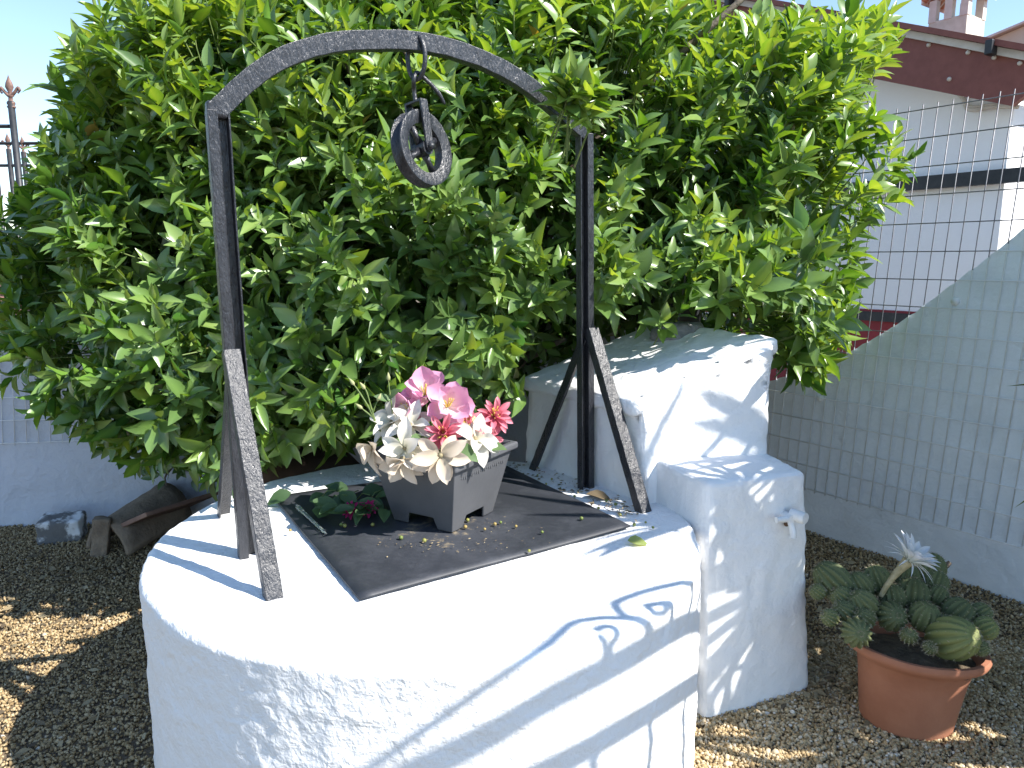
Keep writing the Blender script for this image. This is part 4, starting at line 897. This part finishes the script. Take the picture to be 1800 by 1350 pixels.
GL = [(1465, 1022, 29, 1.25), (1437, 1041, 13, 1), (1480, 1050, 19, 1), (1484, 1075, 19, 1), (1517, 1065, 26, 1.1), (1512, 1030, 22, 1.1), (1505, 1112, 26, .9), (1518, 1088, 19, 1), (1567, 1083, 26, .9), (1542, 1020, 23, 1.1), (1595, 1015, 20, 1.1), (1604, 1044, 27, 1), (1625, 1084, 26, 1), (1637, 1000, 23, 1.2), (1646, 1024, 20, 1), (1649, 1047, 17, 1), (1684, 1077, 26, 1), (1724, 1078, 18, 1), (1674, 1122, 37, 1.25), (1705, 1121, 17, 1), (1732, 1104, 20, 1), (1724, 1139, 14, 1), (1598, 1118, 14, 1), (1634, 1139, 11, 1), (1459, 1086, 15, 1), (1570, 1050, 22, 1), (1660, 1098, 17, 1)]
for i, (px, py, rp, asp) in enumerate(GL):
    Y = 2.0 + (1140 - py) / 140 * .30; c = aty(px, py, Y); r = rp / FPX * Y * 1.12; nr = 13; nth = nr * 6; nph = 18
    out = (c - (kc + Vector((0, 0, .22)))); ax = Vector((out.x * 1.6, out.y * 1.6 - .05, abs(out.z) + .14)).normalized() if i not in (6, 8, 18) else Vector(((-.1, .05, .35)[(6, 8, 18).index(i)], -.8, (.35, .45, .55)[(6, 8, 18).index(i)])).normalized()
    R = frame(ax); V = []; F = []; sp = []
    for j in range(nph + 1):
        ph = math.pi * (j / nph) * .93
        for k in range(nth):
            a = 2 * math.pi * k / nth; rb = 1 - .24 * (1 - abs(math.cos(a * nr / 2))) ** 1.0 * math.sin(ph) ** .5 - .05 * (ph < .12)
            V.append(c + R @ Vector((r * rb * math.sin(ph) * math.cos(a), r * rb * math.sin(ph) * math.sin(a), asp * r * math.cos(ph) * (1 - .08 * (ph < .2)))))
    for j in range(nph):
        for k in range(nth): l = (k + 1) % nth; F.append((j * nth + k, j * nth + l, (j + 1) * nth + l, (j + 1) * nth + k))
    tn = .95 if i in (18, 20, 19) else random.uniform(.1, .6)
    gb = bulk('globe', np.array([v[:] for v in V]), np.array(F), np.full(len(V), tn), M_CACT, cc, kind=None)
    for j in range(1, nph - 3, 2):
        ph = math.pi * (j / nph) * .93
        for k in range(nr):
            a = 2 * math.pi * k / nr; p = R @ Vector((math.sin(ph) * math.cos(a), math.sin(ph) * math.sin(a), asp * math.cos(ph))); b = c + p * r
            for q in range(4):
                d = (p.normalized() + Vector((random.uniform(-.8, .8), random.uniform(-.8, .8), random.uniform(-.8, .8)))).normalized(); sd = d.orthogonal().normalized() * .0007; bl = len(sp); sp += [b + sd, b - sd, b + d * random.uniform(.004, .009)]
    o = mesh('spines', sp, [(3 * q, 3 * q + 1, 3 * q + 2) for q in range(len(sp) // 3)], M_SPINE, gb); o['kind'] = 'stuff'
M_TUBE = simple('flower_tube', (.26, .22, .11), (.48, .42, .26), 60, .7, 120, .5, .002); M_WHITE = cloth('white_petal', (.74, .74, .62), (.84, .85, .88), tr=.35)
fp = [aty(1548, 1048, 2.18), aty(1562, 1025, 2.17), aty(1580, 1003, 2.16), aty(1598, 985, 2.15)]
pts = catmull(fp, 5); V, F = tube(pts, [.0075 + .012 * (i / (len(pts) - 1)) ** 2.2 for i in range(len(pts))], 12); ft = mesh('flower_stalk', V, F, M_TUBE, cc, smooth=True)
fx = (fp[-1] - fp[-2]).normalized(); R = frame(fx); wp = petal_mesh('petal', .076, .022, .3, -.25, M_WHITE, peak=.6); wp2 = petal_mesh('sepal', .070, .007, .3, -.55, M_WHITE, peak=.4)
for n, li, ph, me_, s0 in ((11, 1.08, 0, wp, 1.0), (11, .80, .5, wp, 1.05), (12, .35, .25, wp2, .95)):
    for k in range(n):
        a = 2 * math.pi * (k + ph) / n + random.uniform(-.1, .1); l_ = li + random.uniform(-.12, .12); x = R @ Vector((math.cos(a) * math.cos(l_), math.sin(a) * math.cos(l_), math.sin(l_))); nn = R.col[2] - x * x.dot(R.col[2]); nn = nn.normalized(); y = nn.cross(x); s_ = s0 * random.uniform(.9, 1.1)
        rad = (R @ Vector((math.cos(a), math.sin(a), 0))) * .012; M = Matrix((x * s_, y * s_, nn * s_)).transposed().to_4x4(); M.translation = fp[-1] + rad; inst(me_.name.split('.')[0], me_, ft, M)
V, F = tube([aty(1655, 1003, 2.33), aty(1664, 994, 2.33), aty(1670, 988, 2.33)], [.006, .009, .007], 8); mesh('dry_bud', V, F, M_BARK, cc, smooth=True)
V, F = tube([aty(1652, 998, 2.33), aty(1660, 988, 2.33)], [.004, .003], 6); mesh('dry_bud', V, F, M_BARK, cc, smooth=True)

# ------------------------------------------------------------------ rubble at the left, clay pot behind the well
def chunk(name, label, cat, c, size, R, mat, amp=.012, seed=1, cell=.04, bev=.012):
    c = Vector(c); h = Vector(size) / 2; cs = [c + R @ Vector((a * h.x, b * h.y, z * h.z)) for z in (-1, 1) for a, b in ((-1, -1), (1, -1), (1, 1), (-1, 1))]
    V, F = masonry(cs, bev, cell, amp, seed, big=amp); o = mesh(name, V, F, mat, None, smooth=True, auto=45); return tag(o, label, cat)
M_CONC = simple('painted_concrete', (.15, .15, .15), (.70, .72, .74), 9, .85, 40, .6, .008, lo=.46, hi=.54)
M_OLDTILE = simple('weathered_clay', (.16, .12, .085), (.30, .235, .17), 10, .9, 35, .7, .012)
M_FLATT = simple('terracotta_slab', (.17, .10, .075), (.30, .19, .145), 7, .85, 40, .3, .004)
p = atz(112, 938, .03); chunk('concrete_lump', 'grey concrete lump with flaking white paint against the left wall', 'rubble', (p.x, p.y, .06), (.20, .14, .13), Matrix.Rotation(.25, 3, 'Z') @ Matrix.Rotation(.12, 3, 'X'), M_CONC, .010, 2)
p = atz(190, 975, 0)
V = []; F = []; nA = 18; Rt = Matrix.Rotation(-.35, 3, 'Z')
tl = thing('clay_roof_tile', 'weathered half-round clay tile standing on the gravel left of the well', 'roof tile', (p.x, p.y, 0))
for i in range(9):
    for k in range(nA + 1):
        a = math.pi * (k / nA) * .95 + .08; r0 = .115 + .02 * i / 8; q = Rt @ Vector((math.cos(a) * r0, .40 * i / 8, math.sin(a) * r0 * 1.25 + .06 * i / 8)); q += Vector((noise.noise(q * 20), noise.noise(q * 20 + Vector((5, 5, 5))), noise.noise(q * 22))) * .006; V.append(q + Vector((p.x, p.y, 0)))
for i in range(8):
    for k in range(nA): a = i * (nA + 1) + k; F.append((a, a + 1, a + nA + 2, a + nA + 1))
o = mesh('tile_shell', V, F, M_OLDTILE, tl, smooth=True); sm = o.modifiers.new('thick', 'SOLIDIFY'); sm.thickness = .022
p = atz(176, 980, 0); chunk('broken_brick', 'upright tan brick shard at the end of the clay tile', 'brick', (p.x, p.y + .02, .09), (.075, .05, .20), Matrix.Rotation(.3, 3, 'Z') @ Matrix.Rotation(.14, 3, 'Y'), M_OLDTILE, .006, 6, .03, .006)
p = atz(285, 945, .05)
sl_ = thing('clay_slab', 'flat reddish clay slab leaning against the left side of the well', 'slab', (p.x, p.y, 0))
Rs = Matrix.Rotation(-.55, 3, 'Z') @ Matrix.Rotation(-.42, 3, 'Y'); ctr = Vector((p.x, p.y + .05, .17))
V, F = box(ctr, (.36, .40, .022), Rs); bevel(mesh('slab_plate', V, F, M_FLATT, sl_), .004)
V, F = box(ctr + Rs @ Vector((-.175, 0, .014)), (.012, .40, .03), Rs); bevel(mesh('slab_lip', V, F, M_FLATT, sl_), .003)
for i, (px, py) in enumerate(((250, 868), (285, 862), (318, 856))):
    p = atz(px, py, .10); chunk('border_stone', ['leftmost dark border stone at the foot of the back wall', 'middle dark border stone at the foot of the back wall', 'rightmost dark border stone at the foot of the back wall'][i], 'stone', (p.x, p.y, .06), (.14, .10, .12), Matrix.Rotation(.1 * i, 3, 'Z'), M_OLDTILE, .012, 20 + i)
p = aty(548, 800, 3.32); cp = thing('brown_clay_pot', 'dark brown clay bowl turned upside down behind the well', 'pot', (p.x, p.y, 0))
V, F = lathe([(.30, 0), (.29, .10), (.27, .28), (.235, .45), (.16, .535), (.05, .565), (1e-4, .568)], (p.x, p.y, 0), 40); mesh('bowl', V, F, simple('dark_clay', (.06, .038, .028), (.11, .07, .05), 8, .8, 50, .3, .004), cp, smooth=True)
V, F = lathe([(.305, 0), (.315, .012), (.31, .03), (.295, .034)], (p.x, p.y, 0), 40); mesh('bowl_rim', V, F, M_FLATT, cp, smooth=True)
# vine at the foot of the left wall
vp = thing('ground_vine', 'small dark leafy vine climbing the left wall foot', 'plant', aty(300, 850, 3.75))
sp = []
for k in range(26):
    c = aty(random.gauss(295, 28), random.gauss(818, 13), 3.76 + random.uniform(-.06, .06)); sp.append((c, (random.uniform(-1, 1), -.3, random.uniform(-.8, .5)), (random.uniform(-.3, .3), -1, .2), random.uniform(.06, .10), random.randrange(8), random.random() * .35))
leaf_objs(vp, sp, M_LEAF)
V, F = tube(catmull([aty(300, 868, 3.78), aty(290, 840, 3.78), aty(305, 815, 3.78), aty(270, 805, 3.78)], 5), .005, 6); mesh('stem', V, F, M_BARK, vp, smooth=True)

# ------------------------------------------------------------------ stair railing and yucca to the right of the photographer
XR = 1.45; rp_ = lambda y, z: Vector((XR, y, z))
sr = thing('stair_railing', 'black wrought iron stair railing whose scrolls shadow the well', 'railing', (XR, 1.3, 0))
def bar(name, pts, r, n=8, sm_=4): V, F = tube(catmull([rp_(*p) for p in pts], sm_), r, n); return mesh(name, V, F, M_IRON, sr, smooth=True)
bar('handrail', [(.25, 2.50), (.50, 2.27), (.645, 2.112), (.73, 2.028), (.81, 1.965), (.985, 1.815), (1.18, 1.668), (1.382, 1.513), (1.58, 1.35)], .024, 10)
bar('lower_rail', [(.25, 2.32), (.55, 2.05), (.811, 1.80), (.927, 1.696), (1.10, 1.552), (1.33, 1.37), (1.58, 1.17)], .022, 10)
for y, z in ((1.093, 1.54), (1.315, 1.37), (.914, 1.69), (.728, 1.87), (.56, 2.03), (.40, 2.17)): bar('baluster', [(y, z), (y + .008, z - .85)], .011)
bar('scroll', [(.50, 2.31), (.585, 2.239), (.71, 2.157), (.839, 2.074), (.923, 2.031), (.977, 1.996), (1.02, 1.932), (1.038, 1.879), (1.058, 1.825), (1.094, 1.745)], .0105)
bar('scroll', [(.955, 1.955), (.979, 1.934), (.982, 1.911), (.974, 1.893), (.954, 1.889), (.945, 1.85)], .0105); bar('scroll', [(.936, 1.946), (.94, 1.913), (.945, 1.85)], .0105)
bar('scroll', [(1.086, 1.77), (1.046, 1.87), (1.086, 1.896), (1.123, 1.883), (1.203, 1.812), (1.266, 1.743), (1.317, 1.682), (1.359, 1.63), (1.348, 1.59), (1.31, 1.57)], .0105)
bar('scroll', [(1.128, 1.817), (1.15, 1.786), (1.19, 1.735), (1.186, 1.708), (1.183, 1.67)], .0105); bar('scroll', [(1.128, 1.817), (1.104, 1.804), (1.138, 1.762), (1.165, 1.747), (1.185, 1.735)], .009)
bar('newel', [(1.58, 1.37), (1.58, -.02)], .016); bar('newel', [(.25, 2.52), (.25, -.02)], .016)
# yucca
M_YUC = tint_mat('yucca_leaf', [(0, (.05, .09, .03)), (1, (.20, .24, .09))], .45, .25, (1.6, 1.5, .6))
yl = petal_mesh('leaf', 1.0, .105, .25, -.16, M_YUC, peak=.40, n=9)
a_ = yl.attributes.new('tint', 'FLOAT', 'POINT'); a_.data.foreach_set('value', np.full(len(yl.vertices), .5, np.float32))
yu = thing('yucca', 'yucca with sword leaves reaching in at the right edge', 'yucca', (1.98, 2.0, 0))
heads = [((2.04, 2.00, 1.02), .60, 48, (0, 0, 1)), ((1.78, 1.66, 1.88), .46, 22, (-.2, -.1, 1)), ((2.03, 2.00, 1.86), .44, 70, (.1, .1, 1)), ((1.93, 1.76, 1.50), .44, 46, (0, -.1, 1)), ((2.03, 1.52, 1.0), .48, 46, (0, -.1, 1))]
for (hx, hy, hz), ll, nlv, ax in heads:
    V, F = tube(catmull([(1.98, 2.02, -.02), ((1.98 + hx) / 2, (2.0 + hy) / 2, hz * .5), (hx, hy, hz)], 6), .045, 10); mesh('trunk', V, F, M_BARK, yu, smooth=True)
    R = frame(ax)
    for k in range(nlv):
        a = k * 2.39996; li = 1.35 - 1.9 * (k / nlv) + random.uniform(-.12, .12); x = (R @ Vector((math.cos(a) * math.cos(li), math.sin(a) * math.cos(li), math.sin(li)))).normalized(); nn = R.col[2] - x * x.dot(R.col[2]); nn.normalize(); y = nn.cross(x); s_ = ll * random.uniform(.8, 1.1)
        M = Matrix((x * s_, y * s_, nn * s_)).transposed().to_4x4(); M.translation = Vector((hx, hy, hz)) + x * .02; inst('leaf', yl, yu, M)
